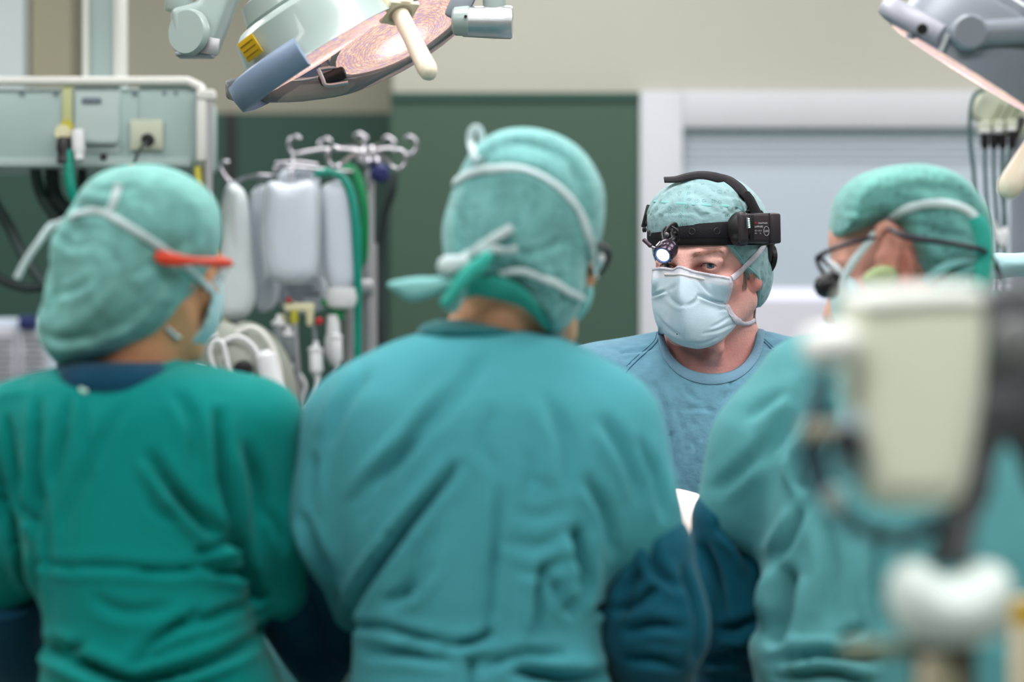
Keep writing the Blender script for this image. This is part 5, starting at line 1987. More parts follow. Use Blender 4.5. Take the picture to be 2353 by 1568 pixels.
tube('lever_pin', [P(1508, 566, 3.452), P(1518, 556, 3.455)], [.0016, .0016], M['chrome'], HL, seg=8, smooth=False)

# blue scrub top
f = SDF((P(1255, 0, d).x, d - .25, .20), (P(1995, 0, d).x, d + .22, P(0, 740, d).z), .0052)
f.loft(rows_px([(748, 1575, 1705, .045, .055), (760, 1510, 1755, .058, .050), (771, 1455, 1802, .062, .05), (784, 1405, 1842, .068, .048), (802, 1352, 1890, .076, .045), (830, 1315, 1925, .09, .035), (870, 1292, 1945, .104, .025), (940, 1300, 1935, .115, .015),
                (1060, 1330, 1905, .122, .01), (1250, 1345, 1890, .12, .015), (1500, 1330, 1900, .12, .03), (1900, 1300, 1930, .125, .04), (2350, 1290, 1940, .13, .05), (2700, 1300, 1930, .13, .05)], d), .02, 2.3)
sl_, sr_ = P(1368, 900, d + .04), P(1872, 900, d + .04)
eL, eR = P(1300, 1230, d - .02), P(1960, 1210, d - .02)
f.cap(sl_, eL, .058, .050, .05)
f.cap(sr_, eR, .058, .050, .05)
f.cap(eL, P(1420, 1330, d - .20), .048, .042, .03)
f.cap(eR, P(1800, 1330, d - .20), .048, .042, .03)
# neck opening
f.inflate(poly_px([(1522, 700), (1524, 770), (1534, 806), (1560, 838), (1598, 855), (1640, 859), (1680, 851), (1712, 828), (1732, 796), (1740, 760), (1741, 700)], d), d - .06, .155, .02, k=.004, op='sub', n=4)
Dl = [
    ([(1462, 870), (1480, 920), (1512, 960), (1540, 1010)], 5, 2.5), ([(1478, 845), (1500, 900), (1520, 930), (1532, 975)], 4, 2.5), ([(1500, 830), (1495, 870), (1510, 905)], 4, 2),
    ([(1560, 880), (1572, 900), (1596, 922)], 5, 2.5), ([(1500, 880), (1520, 950), (1535, 1020), (1548, 1085)], 6, 2.5), ([(1575, 1000), (1588, 1030), (1592, 1080)], 5, 2.5),
    ([(1668, 878), (1660, 900), (1642, 918)], 5, 2.5), ([(1700, 880), (1680, 920), (1640, 980), (1610, 1040)], 7, 2.5), ([(1720, 860), (1700, 900), (1660, 950)], 6, 2), ([(1540, 930), (1560, 990), (1570, 1050)], 5, 2),
    ([(1400, 800), (1440, 810), (1500, 800)], 4, 1.6), ([(1380, 820), (1400, 840), (1430, 850)], 5, 2), ([(1760, 800), (1800, 790), (1830, 800)], 5, 2.5), ([(1420, 800), (1440, 830), (1450, 845)], 4, 2),
    ([(1560, 940), (1600, 935), (1640, 945)], 5, 1.4), ([(1570, 960), (1590, 980), (1600, 1000)], 4, 1.5), ([(1600, 900), (1620, 950), (1625, 1000)], 5, 1.4), ([(1565, 1100), (1580, 1120), (1600, 1125)], 4, 2)]
Dl = [(a_, b_ * .8, c_ * 2.3) for a_, b_, c_ in Dl]
top = cloth('scrub_top', f, M['scrub_blue'], D, Dl, d, 3, .0030, 26)
tb = bvh_of([top])
nl = [(1523, 757), (1526, 782), (1540, 815), (1565, 842), (1600, 859), (1640, 864), (1680, 857), (1711, 836), (1732, 806), (1741, 778), (1743, 757)]
ol = [(1516, 757), (1518, 785), (1532, 824), (1560, 856), (1598, 874), (1641, 879), (1684, 871), (1718, 848), (1741, 815), (1750, 780), (1751, 757)]
ml = [((a[0] + b[0]) / 2, (a[1] + b[1]) / 2) for a, b in zip(nl, ol)]
p_, n_ = stick(ol, tb, .0028, n=8)
p2_, n2_ = stick([(a[0] * .35 + b[0] * .65, a[1] * .35 + b[1] * .65) for a, b in zip(nl, ol)], tb, .0014, n=8)
w_ = [math.hypot(a[0] - b[0], a[1] - b[1]) for a, b in zip(nl, ol)]
ws = np.interp(np.linspace(0, len(w_) - 1, len(p_)), range(len(w_)), w_) / F * d * 1.25
ribbon('collar', p2_, n2_, list(ws + .004), .0010, M['collar_blue'], D, label='smooth blue neckband')
p_, n_ = stick([(1514, 768), (1507, 790), (1468, 826), (1446, 848), (1426, 876)], tb, .0006, n=8)
ribbon('raglan_seam', p_, n_, .0016, .0007, M['seam'], top)
p_, n_ = stick([(1510, 764), (1501, 787), (1463, 820), (1440, 842)], tb, .0006, n=8)
ribbon('raglan_seam', p_, n_, .0007, .0006, M['seam'], top)
p_, n_ = stick([(1746, 770), (1752, 782), (1772, 802), (1796, 826), (1815, 850)], tb, .0006, n=8)
ribbon('raglan_seam', p_, n_, .0016, .0007, M['seam'], top)
p_, n_ = stick([(1754, 778), (1778, 800), (1802, 824)], tb, .0006, n=8)
ribbon('raglan_seam', p_, n_, .0007, .0006, M['seam'], top)
legs_and_shoes(D, P(1625, 0, d).x, d + .03, 0, z1=.45)
add_glove(D, Vector(P(1430, 1335, d - .215)), (.35, -1, -.25), 1)
add_glove(D, Vector(P(1790, 1335, d - .215)), (-.35, -1, -.25), -1)

# ================================================================ helpers for the gowned team


FW, FA = 0.95, 3.0


def thick(f, cy, H):
    """fill a cap out to its hem so that it covers the head below"""
    f.inflate(f.last, cy, H, .020, k=.003, n=4)


def worn_head(parent, centre, R, base, red, neck_to, neck_r=.055, h=.0034, extra=None, sc=.90):
    c = np.array(centre)
    Rn = np.array(R)
    f, T_ = head_sdf(c, Rn, h, neck_to=neck_to, neck_r=neck_r, sc=sc)
    if extra:
        extra(f)
    V, Q = f.mesh()
    V = relax(V, Q, 2, .4)
    col = skin_colour(V, T_, Rn, c, base, red)
    o = mesh_np('body', V, Q, M['skin'], parent, col=col)
    eyes(parent, T_, Rn, look=Rn @ np.array([0, -1.0, -.2]), sc=sc)
    return o, T_, c


def strap(name, px, bvhs, off, w, parent, m='strap_white', n=6, th=.0016, label=None):
    p_, n_ = stick(px, bvhs, off, n=n)
    return ribbon(name, p_, n_, w, th, M[m], parent, label=label)


# ================================================================ left person, back view
d = 2.80
A_ = thing('person', 'person seen from behind at the left in dark green gown, bouffant cap and orange glasses', 'person', (P(330, 0, d).x, d, 0), 'surgical team')
LR = Rz(140) @ Rx(14)
lo_, TL, lcen = worn_head(A_, P(345, 602, d + .02), LR, (216, 158, 116), (190, 116, 86), P(300, 870, d + .01), .056)
f = SDF((P(60, 0, d).x, d - .17, P(0, 860, d).z), (P(530, 0, d).x, d + .17, P(0, 360, d).z), .0042)
f.inflate(poly_px([(345, 389), (400, 396), (450, 425), (490, 465), (503, 520), (495, 575), (470, 625), (440, 690), (400, 742), (350, 785), (290, 815), (215, 836), (150, 838), (118, 815), (98, 780), (92, 735), (112, 670),
                   (122, 600), (130, 545), (160, 505), (192, 470), (215, 430), (260, 400)], d), d + .005, .118, .095, n=4)
thick(f, d + .01, .088)
f.ell(P(330, 500, d), (.074, .10, .058), .03)
V, Q = f.mesh()
V = relax(V, Q, 2)
N = normals(V, Q)
V = V + N * wave(V, 31, 26, .0035)[:, None]
V = folds(V, N, [([(182, 478), (230, 492), (300, 500)], 12, 4), ([(150, 545), (200, 575), (240, 570)], 9, 4), ([(160, 680), (200, 672), (250, 648)], 9, 6), ([(120, 600), (140, 630), (150, 700)], 9, 3.5),
                 ([(130, 720), (150, 700), (175, 640)], 9, 4), ([(240, 560), (300, 600), (330, 680)], 9, 2.5), ([(110, 760), (160, 780), (240, 770)], 9, 4), ([(330, 640), (400, 600), (450, 560)], 9, 2.5),
                 ([(300, 540), (290, 600), (300, 660)], 8, 2.5), ([(250, 800), (330, 770), (400, 700)], 8, 3), ([(220, 440), (280, 450), (350, 440)], 9, 2.5), ([(180, 740), (240, 700), (290, 640)], 10, 3)], d)
capL = mesh_np('cap', V, Q, M['cap_bouffant'], A_, label='loose mint bouffant cap')
bL = bvh_of([capL])
bL2 = bvh_of([capL, lo_])
strap('mask_strap', [(200, 486), (235, 488), (280, 512), (340, 548), (400, 590), (440, 625), (470, 655), (482, 668)], bL2, .003, .0085, A_)
strap('mask_strap', [(252, 492), (262, 465), (270, 440), (274, 424)], bL, .003, .0095, A_)
strap('mask_strap', [(212, 488), (185, 492), (165, 500), (130, 515, d - .02), (115, 520, d - .02), (90, 555, d - .03), (62, 595, d - .03), (38, 640, d - .03)], bL, .003, .0080, A_, label='loose strap end hanging free')
strap('mask_strap', [(122, 515, d - .02), (110, 525, d - .02), (104, 540, d - .02), (112, 528, d - .03)], bL, .003, .006, A_)
strap('mask_strap', [(380, 752), (395, 765), (408, 775), (430, 760, d + .0), (455, 745, d + .02)], bL2, .003, .0050, A_)
# side of the mask, cheek side
f = SDF((P(380, 0, d).x, d - .06, P(0, 840, d).z), (P(520, 0, d).x, d + .16, P(0, 600, d).z), .0036)
f.inflate(poly_px([(472, 640), (492, 640), (500, 680), (492, 740), (470, 780), (430, 815), (405, 815), (402, 780), (430, 765), (455, 740), (470, 690)], d), d + .05, .055, .018, n=4)
V, Q = f.mesh()
mesh_np('mask', relax(V, Q, 2), Q, M['mask_plain'], A_)
gl = tube('glasses', [P(358, 588, d - .098), P(380, 594, d - .100), P(405, 598, d - .098), P(440, 600, d - .090), P(480, 602, d - .055), P(515, 604, d - .025), P(533, 606, d + .0)], [.0058, .0078, .0072, .0045, .005, .0062, .0035], M['glasses_orange'], A_, sx=.55, label='orange-framed safety glasses')
f = SDF((P(465, 0, d).x, d - .05, P(0, 670, d).z), (P(530, 0, d).x, d + .12, P(0, 600, d).z), .003)
f.inflate(poly_px([(500, 605), (522, 606), (514, 630), (502, 655), (488, 660), (492, 640)], d), d + .02, .03, .006, n=4)
V, Q = f.mesh()
mesh_np('eyeglass_lens', V, Q, M['lens_glass'], gl)
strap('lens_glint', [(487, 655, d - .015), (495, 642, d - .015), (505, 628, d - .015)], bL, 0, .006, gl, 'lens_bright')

# gown
f = SDF((P(-110, 0, d).x, d - .24, .22), (P(800, 0, d).x, d + .30, P(0, 815, d).z), .0062)
f.loft(rows_px([(832, 170, 440, .055, .02), (846, 120, 500, .070, .01), (868, 75, 560, .088), (900, 35, 605, .105), (950, 15, 628, .118), (1020, 25, 620, .126), (1120, 55, 592, .132), (1260, 78, 572, .134),
                (1400, 105, 574, .132), (1470, 108, 600, .132), (1568, 98, 645, .140), (1750, 85, 670, .15), (2200, 70, 690, .155), (2800, 60, 700, .16), (3250, 55, 710, .16)], d), .02, 2.5)
f.cap(P(600, 985, d), P(632, 1210, d + .02), .049, .043, .05)
f.cap(P(632, 1210, d + .02), P(640, 1350, d + .06), .043, .042, .03)
f.cap(P(35, 985, d), P(0, 1230, d + .02), .049, .046, .05)
f.cap(P(0, 1230, d + .02), P(10, 1400, d + .10), .046, .044, .03)
Ll = [([(122, 917), (127, 1010), (127, 1094), (120, 1240)], 9, 7), ([(196, 912), (185, 1000), (162, 1094)], 9, 4.5), ([(313, 932), (255, 1045), (186, 1192)], 11, 3.0), ([(382, 1035), (430, 1110), (480, 1170), (539, 1236)], 12, 9),
      ([(524, 947), (529, 1074), (544, 1192), (563, 1270), (588, 1378)], 11, 10), ([(583, 1020), (598, 1100), (598, 1192)], 13, 5), ([(118, 1275), (200, 1282), (294, 1278), (441, 1290), (539, 1268)], 8, 5),
      ([(113, 1468), (211, 1488), (343, 1530), (490, 1500), (622, 1448)], 13, 12), ([(343, 1500), (380, 1485), (421, 1462)], 9, 7), ([(338, 1500), (400, 1440), (490, 1378)], 9, 6), ([(49, 960), (70, 1050), (90, 1140), (120, 1200)], 9, 7),
      ([(44, 1143), (60, 1250), (69, 1358)], 10, 9), ([(230, 900), (240, 1010), (245, 1100)], 8, 2.5), ([(118, 1250), (115, 1350), (118, 1440)], 9, 7), ([(500, 1290), (540, 1300), (580, 1320)], 9, 8), ([(480, 1250), (520, 1240), (552, 1222)], 8, 7),
      ([(160, 1450), (200, 1462), (240, 1455)], 9, 7), ([(420, 1420), (500, 1400), (600, 1370)], 10, 6), ([(620, 1170), (650, 1220), (660, 1260)], 9, 4), ([(20, 1000), (30, 1100), (20, 1200)], 9, 5), ([(430, 900), (470, 960), (480, 1060)], 12, 3),
      ([(260, 1350), (330, 1380), (420, 1370)], 12, 3), ([(140, 1100), (145, 1200), (150, 1300)], 10, 4), ([(440, 1180), (400, 1150), (380, 1100)], 12, 3), ([(300, 1560), (420, 1560), (560, 1520)], 12, 6), ([(-10, 900), (40, 880), (90, 870)], 12, 4)]
gownL = cloth('gown', f, M['gown_green'], A_, Ll, d, 41, .0035, 14)
bG = bvh_of([gownL])
# navy undershirt at the neck
f = SDF((P(110, 0, d).x, d - .12, P(0, 915, d).z), (P(450, 0, d).x, d + .12, P(0, 815, d).z), .004)
f.loft(rows_px([(832, 150, 400, .078, .01), (845, 136, 415, .092, .0), (870, 132, 420, .103, .0), (905, 150, 400, .104, .0)], d), .01, 2.4)
V, Q = f.mesh()
mesh_np('undershirt', relax(V, Q, 2), Q, M['sleeve_navy'], A_, label='dark blue undershirt edge above the gown')
strap('neckline_edge', [(128, 858), (150, 868), (200, 874), (262, 872), (320, 862), (370, 845), (410, 832)], bG, .002, .010, A_, 'gown_green')
for x, y in ((197, 893), (262, 888)):
    h_ = bG.ray_cast(Vector((0, 0, CZ)), (P(x, y, 1) - Vector((0, 0, CZ))).normalized(), 9)
    lathe('snap_button', h_[0] - h_[1] * .001, h_[1], [(0, .0076), (.003, .0074), (.0046, .0045), (.0048, 0)], M['snap'], A_, seg=16)
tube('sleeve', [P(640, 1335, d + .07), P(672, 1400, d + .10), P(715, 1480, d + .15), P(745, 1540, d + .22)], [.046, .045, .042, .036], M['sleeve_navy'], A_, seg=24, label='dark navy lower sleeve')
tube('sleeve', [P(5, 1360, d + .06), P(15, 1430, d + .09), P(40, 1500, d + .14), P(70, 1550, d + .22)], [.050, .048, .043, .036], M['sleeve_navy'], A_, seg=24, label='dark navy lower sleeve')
add_glove(A_, P(755, 1545, d + .235), (.05, 1, -.12), 1)
add_glove(A_, P(80, 1548, d + .235), (.15, 1, -.12), -1)
legs_and_shoes(A_, P(350, 0, d).x, d, 180)

# ================================================================ middle person, bent over the table
d = 2.80
B_ = thing('person', 'person in the centre seen from behind, bent forward in teal gown with tied surgical hood', 'person', (P(1110, 0, d).x, d, 0), 'surgical team')
MR = Rz(143) @ Rx(24) @ Ry(6)
mo_, TM, mcen = worn_head(B_, P(1215, 566, d + .03), MR, (232, 176, 140), (214, 132, 98), P(1120, 800, d + .02), .055)
f = SDF((P(980, 0, d).x, d - .17, P(0, 820, d).z), (P(1420, 0, d).x, d + .19, P(0, 265, d).z), .0042)
f.inflate(poly_px([(1112, 318), (1160, 299), (1228, 296), (1295, 318), (1348, 362), (1383, 425), (1391, 490), (1380, 560), (1352, 610), (1346, 680), (1318, 735), (1270, 775), (1235, 740), (1165, 700), (1080, 690), (1032, 660),
                   (1020, 600), (1017, 535), (1028, 470), (1045, 420), (1066, 372), (1085, 340)], d), d + .01, .112, .085, n=4)
thick(f, d + .02, .088)
V, Q = f.mesh()
V = relax(V, Q, 2)
N = normals(V, Q)
V = V + N * wave(V, 51, 30, .0026)[:, None]
V = folds(V, N, [([(1130, 400), (1200, 398), (1270, 430), (1330, 490)], 9, 3.5), ([(1150, 580), (1220, 590), (1300, 560)], 8, 3.5), ([(1160, 600), (1230, 640), (1300, 650)], 8, 3), ([(1300, 360), (1320, 430), (1330, 500)], 9, 3),
                 ([(1060, 560), (1090, 590), (1130, 610)], 8, 3), ([(1040, 480), (1060, 520), (1060, 570)], 8, 2), ([(1250, 600), (1280, 650), (1290, 700)], 9, 2.5), ([(1150, 340), (1220, 345), (1290, 380)], 9, 2)], d)
capM = mesh_np('cap', V, Q, M['cap_hood'], B_, label='teal-green tied surgical hood')
bM = bvh_of([capM])
bM2 = bvh_of([capM, mo_])
strap('mask_strap', [(1125, 392), (1165, 388), (1210, 394), (1260, 418), (1300, 450), (1330, 490), (1352, 545), (1362, 600), (1372, 640)], bM, .003, .0095, B_, label='upper mask strap across the hood')
strap('mask_strap', [(1130, 388), (1105, 392), (1080, 400), (1052, 418), (1040, 424)], bM, .003, .0100, B_)
strap('mask_loop', [(1100, 372), (1088, 350), (1080, 320, d - .02), (1085, 298, d - .02), (1098, 294, d - .02), (1106, 310, d - .02), (1108, 335, d - .02), (1112, 368)], bM, .004, .0085, B_, label='standing loop of the mask tie')
strap('mask_strap', [(1150, 625), (1200, 622), (1250, 640), (1300, 668), (1342, 690)], bM, .004, .0085, B_)
strap('mask_strap', [(1342, 690), (1325, 730), (1300, 755), (1272, 772)], bM, .004, .0085, B_)
strap('mask_strap', [(1030, 612), (1060, 600), (1100, 575), (1140, 548), (1178, 524)], bM, .008, .0105, B_, label='tied strap end pointing up right')
lathe('strap_knot', P(1030, 612, d - .10), (1, 0, .25), [(-.012, .004), (-.008, .010), (0, .0125), (.012, .010), (.024, .007)], M['strap_white'], B_, seg=16)
strap('mask_strap', [(1110, 578), (1140, 570), (1165, 567), (1190, 568)], bM, .008, .0095, B_)
f = SDF((P(880, 0, d).x, d - .19, P(0, 730, d).z), (P(1180, 0, d).x, d + .03, P(0, 560, d).z), .0036)
f.inflate(poly_px([(898, 656), (950, 645), (1010, 642), (1050, 632), (1062, 650), (1030, 672), (985, 688), (950, 692), (915, 675)], d), d - .09, .012, .010, n=4)
V, Q = f.mesh()
V = V + normals(V, Q) * wave(V, 12, 60, .002)[:, None]
mesh_np('tie_end', V, Q, M['cap_edge'], B_, label='pale teal free tie end sticking out left')
f = SDF((P(1000, 0, d).x, d - .19, P(0, 740, d).z), (P(1200, 0, d).x, d + .03, P(0, 540, d).z), .0036)
f.inflate(poly_px([(1085, 602), (1120, 580), (1142, 596), (1126, 630), (1090, 652), (1064, 678), (1036, 708), (1014, 702), (1038, 664), (1062, 626)], d), d - .105, .013, .010, n=4)
V, Q = f.mesh()
V = V + normals(V, Q) * wave(V, 14, 55, .003)[:, None]
mesh_np('tie_knot', V, Q, M['tie_teal'], B_, label='bright teal knot of the hood ties')
strap('tie_band', [(1060, 668), (1100, 655), (1150, 658), (1200, 678), (1240, 715), (1258, 745)], bM2, .006, [.018 + .014 * math.sin(i / 30 * PI) for i in range(31)], B_, 'tie_teal', label='bright teal hood band around the nape')
strap('tie_end', [(1060, 660, d - .10), (1048, 690, d - .095), (1030, 715, d - .09)], bM, .006, .016, B_, 'cap_edge')
gl = tube('glasses', [P(1345, 560, d - .05), P(1372, 562, d - .02), P(1392, 572, d + .02), P(1398, 590, d + .03), P(1392, 610, d + .03), P(1378, 632, d + .03)], [.0025, .0035, .0042, .0040, .0030, .0022], M['glasses_dark'], B_)
f = SDF((P(1345, 0, d).x, d - .04, P(0, 670, d).z), (P(1400, 0, d).x, d + .08, P(0, 560, d).z), .003)
f.inflate(poly_px([(1372, 582), (1392, 588), (1388, 605), (1376, 625), (1364, 634), (1362, 612)], d), d + .02, .012, .006, n=4)
V, Q = f.mesh()
mesh_np('eyeglass_lens', V, Q, M['mask_plain'], gl)
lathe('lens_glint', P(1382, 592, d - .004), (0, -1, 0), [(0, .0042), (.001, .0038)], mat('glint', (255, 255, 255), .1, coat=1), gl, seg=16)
# mask seen at the cheek
f = SDF((P(1260, 0, d).x, d - .06, P(0, 790, d).z), (P(1400, 0, d).x, d + .14, P(0, 640, d).z), .0036)
f.inflate(poly_px([(1350, 650), (1366, 660), (1362, 695), (1340, 730), (1305, 765), (1276, 780), (1290, 745), (1325, 700)], d), d + .045, .05, .016, n=4)
V, Q = f.mesh()
mesh_np('mask', relax(V, Q, 2), Q, M['cap_edge'], B_)

f = SDF((P(650, 0, d).x, d - .26, .22), (P(1660, 0, d).x, d + .34, P(0, 730, d).z), .0062)
f.loft(rows_px([(752, 1000, 1215, .040, .0), (764, 950, 1262, .060, .0), (784, 895, 1312, .080, .005), (812, 852, 1352, .100, .01), (850, 812, 1390, .116, .01), (920, 765, 1440, .134, .0), (1010, 735, 1470, .146, .0),
                (1110, 738, 1468, .150, .0), (1220, 765, 1435, .150, .0), (1340, 800, 1395, .146, .0), (1450, 812, 1385, .142, .0), (1568, 806, 1405, .148, .0), (1750, 790, 1430, .152), (2200, 770, 1450, .156), (2800, 755, 1460, .16), (3250, 750, 1465, .16)], d), .02, 2.4)
f.cap(P(815, 985, d), P(778, 1180, d + .0), .060, .050, .06)
f.cap(P(778, 1180, d), P(800, 1370, d + .10), .050, .044, .04)
f.cap(P(1392, 985, d), P(1448, 1180, d - .01), .060, .052, .06)
f.cap(P(1448, 1180, d - .01), P(1502, 1340, d + .02), .052, .050, .03)
Ml = [([(1053, 1054), (1020, 1100), (960, 1170), (909, 1239), (860, 1310), (821, 1378), (806, 1445)], 10, 12), ([(1043, 894), (990, 960), (935, 1028), (870, 1090), (821, 1151)], 13, 5), ([(724, 1172), (730, 1110), (734, 1048)], 11, 4),
      ([(1213, 1030), (1218, 1070), (1214, 1120)], 11, 2.5), ([(1151, 1110), (1142, 1190), (1136, 1255), (1128, 1340), (1120, 1430)], 10, 6), ([(1244, 1275), (1236, 1350), (1228, 1430)], 9, 8), ([(1316, 1203), (1322, 1265), (1326, 1327), (1311, 1378)], 13, 14),
      ([(1218, 1088), (1250, 1100), (1240, 1130)], 9, 1.5), ([(812, 1440), (832, 1425), (890, 1418), (960, 1432), (1064, 1452)], 9, 7), ([(1060, 1450), (1100, 1440), (1130, 1425)], 9, 9), ([(1182, 1505), (1250, 1520), (1321, 1533), (1390, 1540)], 13, 13),
      ([(1362, 1388), (1390, 1392), (1410, 1396)], 9, 6), ([(1190, 1290), (1240, 1290), (1300, 1250)], 10, 2), ([(1300, 1380), (1270, 1330), (1250, 1290)], 9, 4), ([(900, 1360), (960, 1330), (1000, 1270)], 11, 4), ([(960, 1000), (900, 1080), (840, 1180)], 14, 3.5),
      ([(850, 860), (800, 930), (770, 1010)], 14, 3.5), ([(1120, 820), (1060, 900), (1000, 980)], 16, 2.5), ([(1380, 960), (1430, 1040), (1460, 1130)], 15, 4), ([(1250, 900), (1290, 1000), (1300, 1100)], 16, 3), ([(1460, 1010), (1500, 1100), (1520, 1180)], 12, 4),
      ([(1090, 1470), (1085, 1520), (1090, 1568)], 9, 6), ([(850, 1480), (930, 1470), (1040, 1480)], 11, 5), ([(1180, 1150), (1230, 1170), (1290, 1150)], 11, 1.2), ([(1160, 1220), (1230, 1235), (1310, 1200)], 11, 1.8), ([(705, 1180), (740, 1260), (780, 1330)], 11, 7),
      ([(1110, 1500), (1200, 1470), (1290, 1480)], 10, 6), ([(1340, 1090), (1380, 1160), (1400, 1260)], 12, 5), ([(1010, 1200), (960, 1300), (900, 1400)], 15, 3), ([(1130, 640 + 300), (1110, 1010), (1130, 1060)], 12, 2.5)]
gownM = cloth('gown', f, M['gown_teal'], B_, Ml, d, 61, .0035, 13)
bG = bvh_of([gownM])
f = SDF((P(920, 0, d).x, d - .13, P(0, 800, d).z), (P(1290, 0, d).x, d + .13, P(0, 700, d).z), .004)
f.loft(rows_px([(735, 1000, 1110, .040, .01), (744, 975, 1150, .056, .01), (755, 960, 1190, .066, .005), (775, 955, 1230, .072, .0)], d), .01, 2.4)
V, Q = f.mesh()
mesh_np('undershirt', relax(V, Q, 2), Q, M['undershirt_teal'], B_, label='dark teal undershirt edge')
# dark lower sleeves
f = SDF((P(1360, 0, d).x, d - .14, P(0, 1700, d).z), (P(1680, 0, d).x, d + .38, P(0, 1170, d).z), .0055)
f.cap(P(1496, 1262, d - .01), P(1500, 1440, d + .0), .051, .060, .03)
f.cap(P(1500, 1440, d + .0), P(1480, 1590, d + .10), .060, .054, .04)
f.cap(P(1480, 1590, d + .10), P(1490, 1590, d + .30), .050, .034, .03)
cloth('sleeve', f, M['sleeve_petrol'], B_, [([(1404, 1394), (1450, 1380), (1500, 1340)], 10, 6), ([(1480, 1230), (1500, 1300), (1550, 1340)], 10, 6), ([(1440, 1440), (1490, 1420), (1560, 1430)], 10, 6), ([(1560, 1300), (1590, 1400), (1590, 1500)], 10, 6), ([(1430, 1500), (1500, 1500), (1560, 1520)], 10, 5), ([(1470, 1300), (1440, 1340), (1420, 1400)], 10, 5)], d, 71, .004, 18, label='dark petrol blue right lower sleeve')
f = SDF((P(680, 0, d).x, d - .04, P(0, 1640, d).z), (P(900, 0, d).x, d + .40, P(0, 1240, d).z), .0055)
f.cap(P(770, 1290, d + .06), P(800, 1440, d + .14), .046, .042, .03)
f.cap(P(800, 1440, d + .14), P(840, 1520, d + .28), .042, .034, .03)
cloth('sleeve', f, M['sleeve_navy'], B_, [], d, 72, .004, 18, label='dark navy left lower sleeve')
add_glove(B_, P(845, 1522, d + .29), (.2, 1, -.15), -1)
add_glove(B_, P(1488, 1590, d + .31), (-.1, 1, -.1), 1)
legs_and_shoes(B_, P(1110, 0, d).x, d, 180)

# ================================================================ right person in profile
d = 3.00
C_p = thing('person', 'person at the right in profile with dark magnifying glasses, bent over in teal gown', 'person', (P(2090, 0, d).x, d, 0), 'surgical team')
RR = Rz(-104) @ Rx(20)


def r_ear(f):
    pts = [P(x, y, d - .083) for x, y in [(2014, 545), (2020, 525), (2036, 515), (2052, 525), (2061, 552), (2062, 585), (2054, 615), (2042, 638), (2030, 652)]]
    for a_, b_2 in zip(pts[:-1], pts[1:]):
        f.cap(a_, b_2, .0050, .0050, .004)
    f.ell(P(2040, 585, d - .074), (.014, .010, .034), .008, Ry(12))
    f.ell(P(2034, 645, d - .080), (.009, .007, .011), .006)
    f.cap(P(2020, 590, d - .080), P(2024, 610, d - .080), .005, .005, .004)
    f.ell(P(2034, 598, d - .090), (.008, .008, .013), .004, op='sub')


ro_, TR, rcen = worn_head(C_p, P(2072, 598, d), RR, (230, 168, 150), (220, 132, 118), P(2150, 800, d + .04), .058, extra=r_ear)
f = SDF((P(1880, 0, d).x, d - .17, P(0, 720, d).z), (P(2320, 0, d).x, d + .17, P(0, 355, d).z), .0042)
f.inflate(poly_px([(1914, 548), (1914, 490), (1932, 440), (1975, 405), (2035, 388), (2090, 381), (2145, 386), (2195, 405), (2235, 445), (2262, 490), (2272, 550), (2272, 620), (2262, 680), (2200, 700), (2120, 690), (2095, 640),
                   (2075, 585), (2050, 545), (2020, 518), (1985, 528), (1950, 540)], d), d + .0, .108, .070, n=4)
thick(f, d, .094)
V, Q = f.mesh()
V = relax(V, Q, 2)
N = normals(V, Q)
V = V + N * wave(V, 81, 32, .0026)[:, None]
V = folds(V, N, [([(1925, 490), (1960, 500), (2010, 490)], 7, 3), ([(1920, 520), (1960, 518), (2000, 510)], 6, 3), ([(2050, 520), (2120, 540), (2200, 560)], 8, 4), ([(2100, 620), (2150, 600), (2240, 600)], 9, 3), ([(2000, 430), (2080, 410), (2160, 420)], 8, 2),
                 ([(2110, 660), (2150, 630), (2200, 610)], 8, 4), ([(2230, 500), (2245, 560), (2240, 620)], 8, 4)], d)
capR = mesh_np('cap', V, Q, M['cap_teal'], C_p, label='teal surgical hood')
bR = bvh_of([capR])
bR2 = bvh_of([capR, ro_])
strap('mask_strap', [(2022, 520), (2045, 500), (2090, 478), (2140, 468), (2190, 472), (2230, 490), (2262, 530)], bR, .003, .0110, C_p, label='upper mask strap over the hood')
strap('mask_strap', [(2012, 536, d - .085), (1990, 565, d - .085), (1962, 600, d - .09), (1940, 640, d - .09), (1935, 680, d - .09)], bR, .003, .0095, C_p)
strap('mask_strap', [(2110, 665), (2150, 628), (2190, 605), (2240, 590)], bR, .005, .0120, C_p, 'cap_edge')
strap('tie_band', [(2240, 500), (2258, 540), (2258, 600), (2250, 660)], bR, .004, .020, C_p, 'tie_teal')
tube('glasses_cord', [P(2042, 526, d - .10), P(2070, 540, d - .115), P(2100, 548, d - .12), P(2160, 556, d - .125), P(2220, 566, d - .12), P(2258, 576, d - .105), P(2284, 600, d - .07), P(2300, 640, d - .06)], [.0030, .0040, .0042, .0036, .0036, .0036, .0034, .0030], M['glasses_dark'], C_p, seg=8, label='black glasses cord')
gl = tube('glasses', [P(2010, 545, d - .085), P(1950, 560, d - .085), P(1900, 578, d - .08), P(1876, 594, d - .07)], [.0026, .0028, .0030, .0034], M['glasses_dark'], C_p, seg=8, label='dark magnifying glasses')
tube('lens_frame', [P(1876, 594, d - .07), P(1884, 615, d - .07), P(1900, 636, d - .07), P(1916, 648, d - .07), P(1925, 630, d - .07), P(1902, 606, d - .07), P(1882, 592, d - .07)], .0026, M['glasses_dark'], gl, seg=8)
f = SDF((P(1865, 0, d).x, d - .09, P(0, 660, d).z), (P(1935, 0, d).x, d - .03, P(0, 585, d).z), .003)
f.inflate(poly_px([(1880, 598), (1904, 608), (1924, 630), (1914, 645), (1898, 632), (1886, 615)], d), d - .07, .005, .005, n=4)
mesh_np('eyeglass_lens', *f.mesh(), M['lens_bright'], gl)
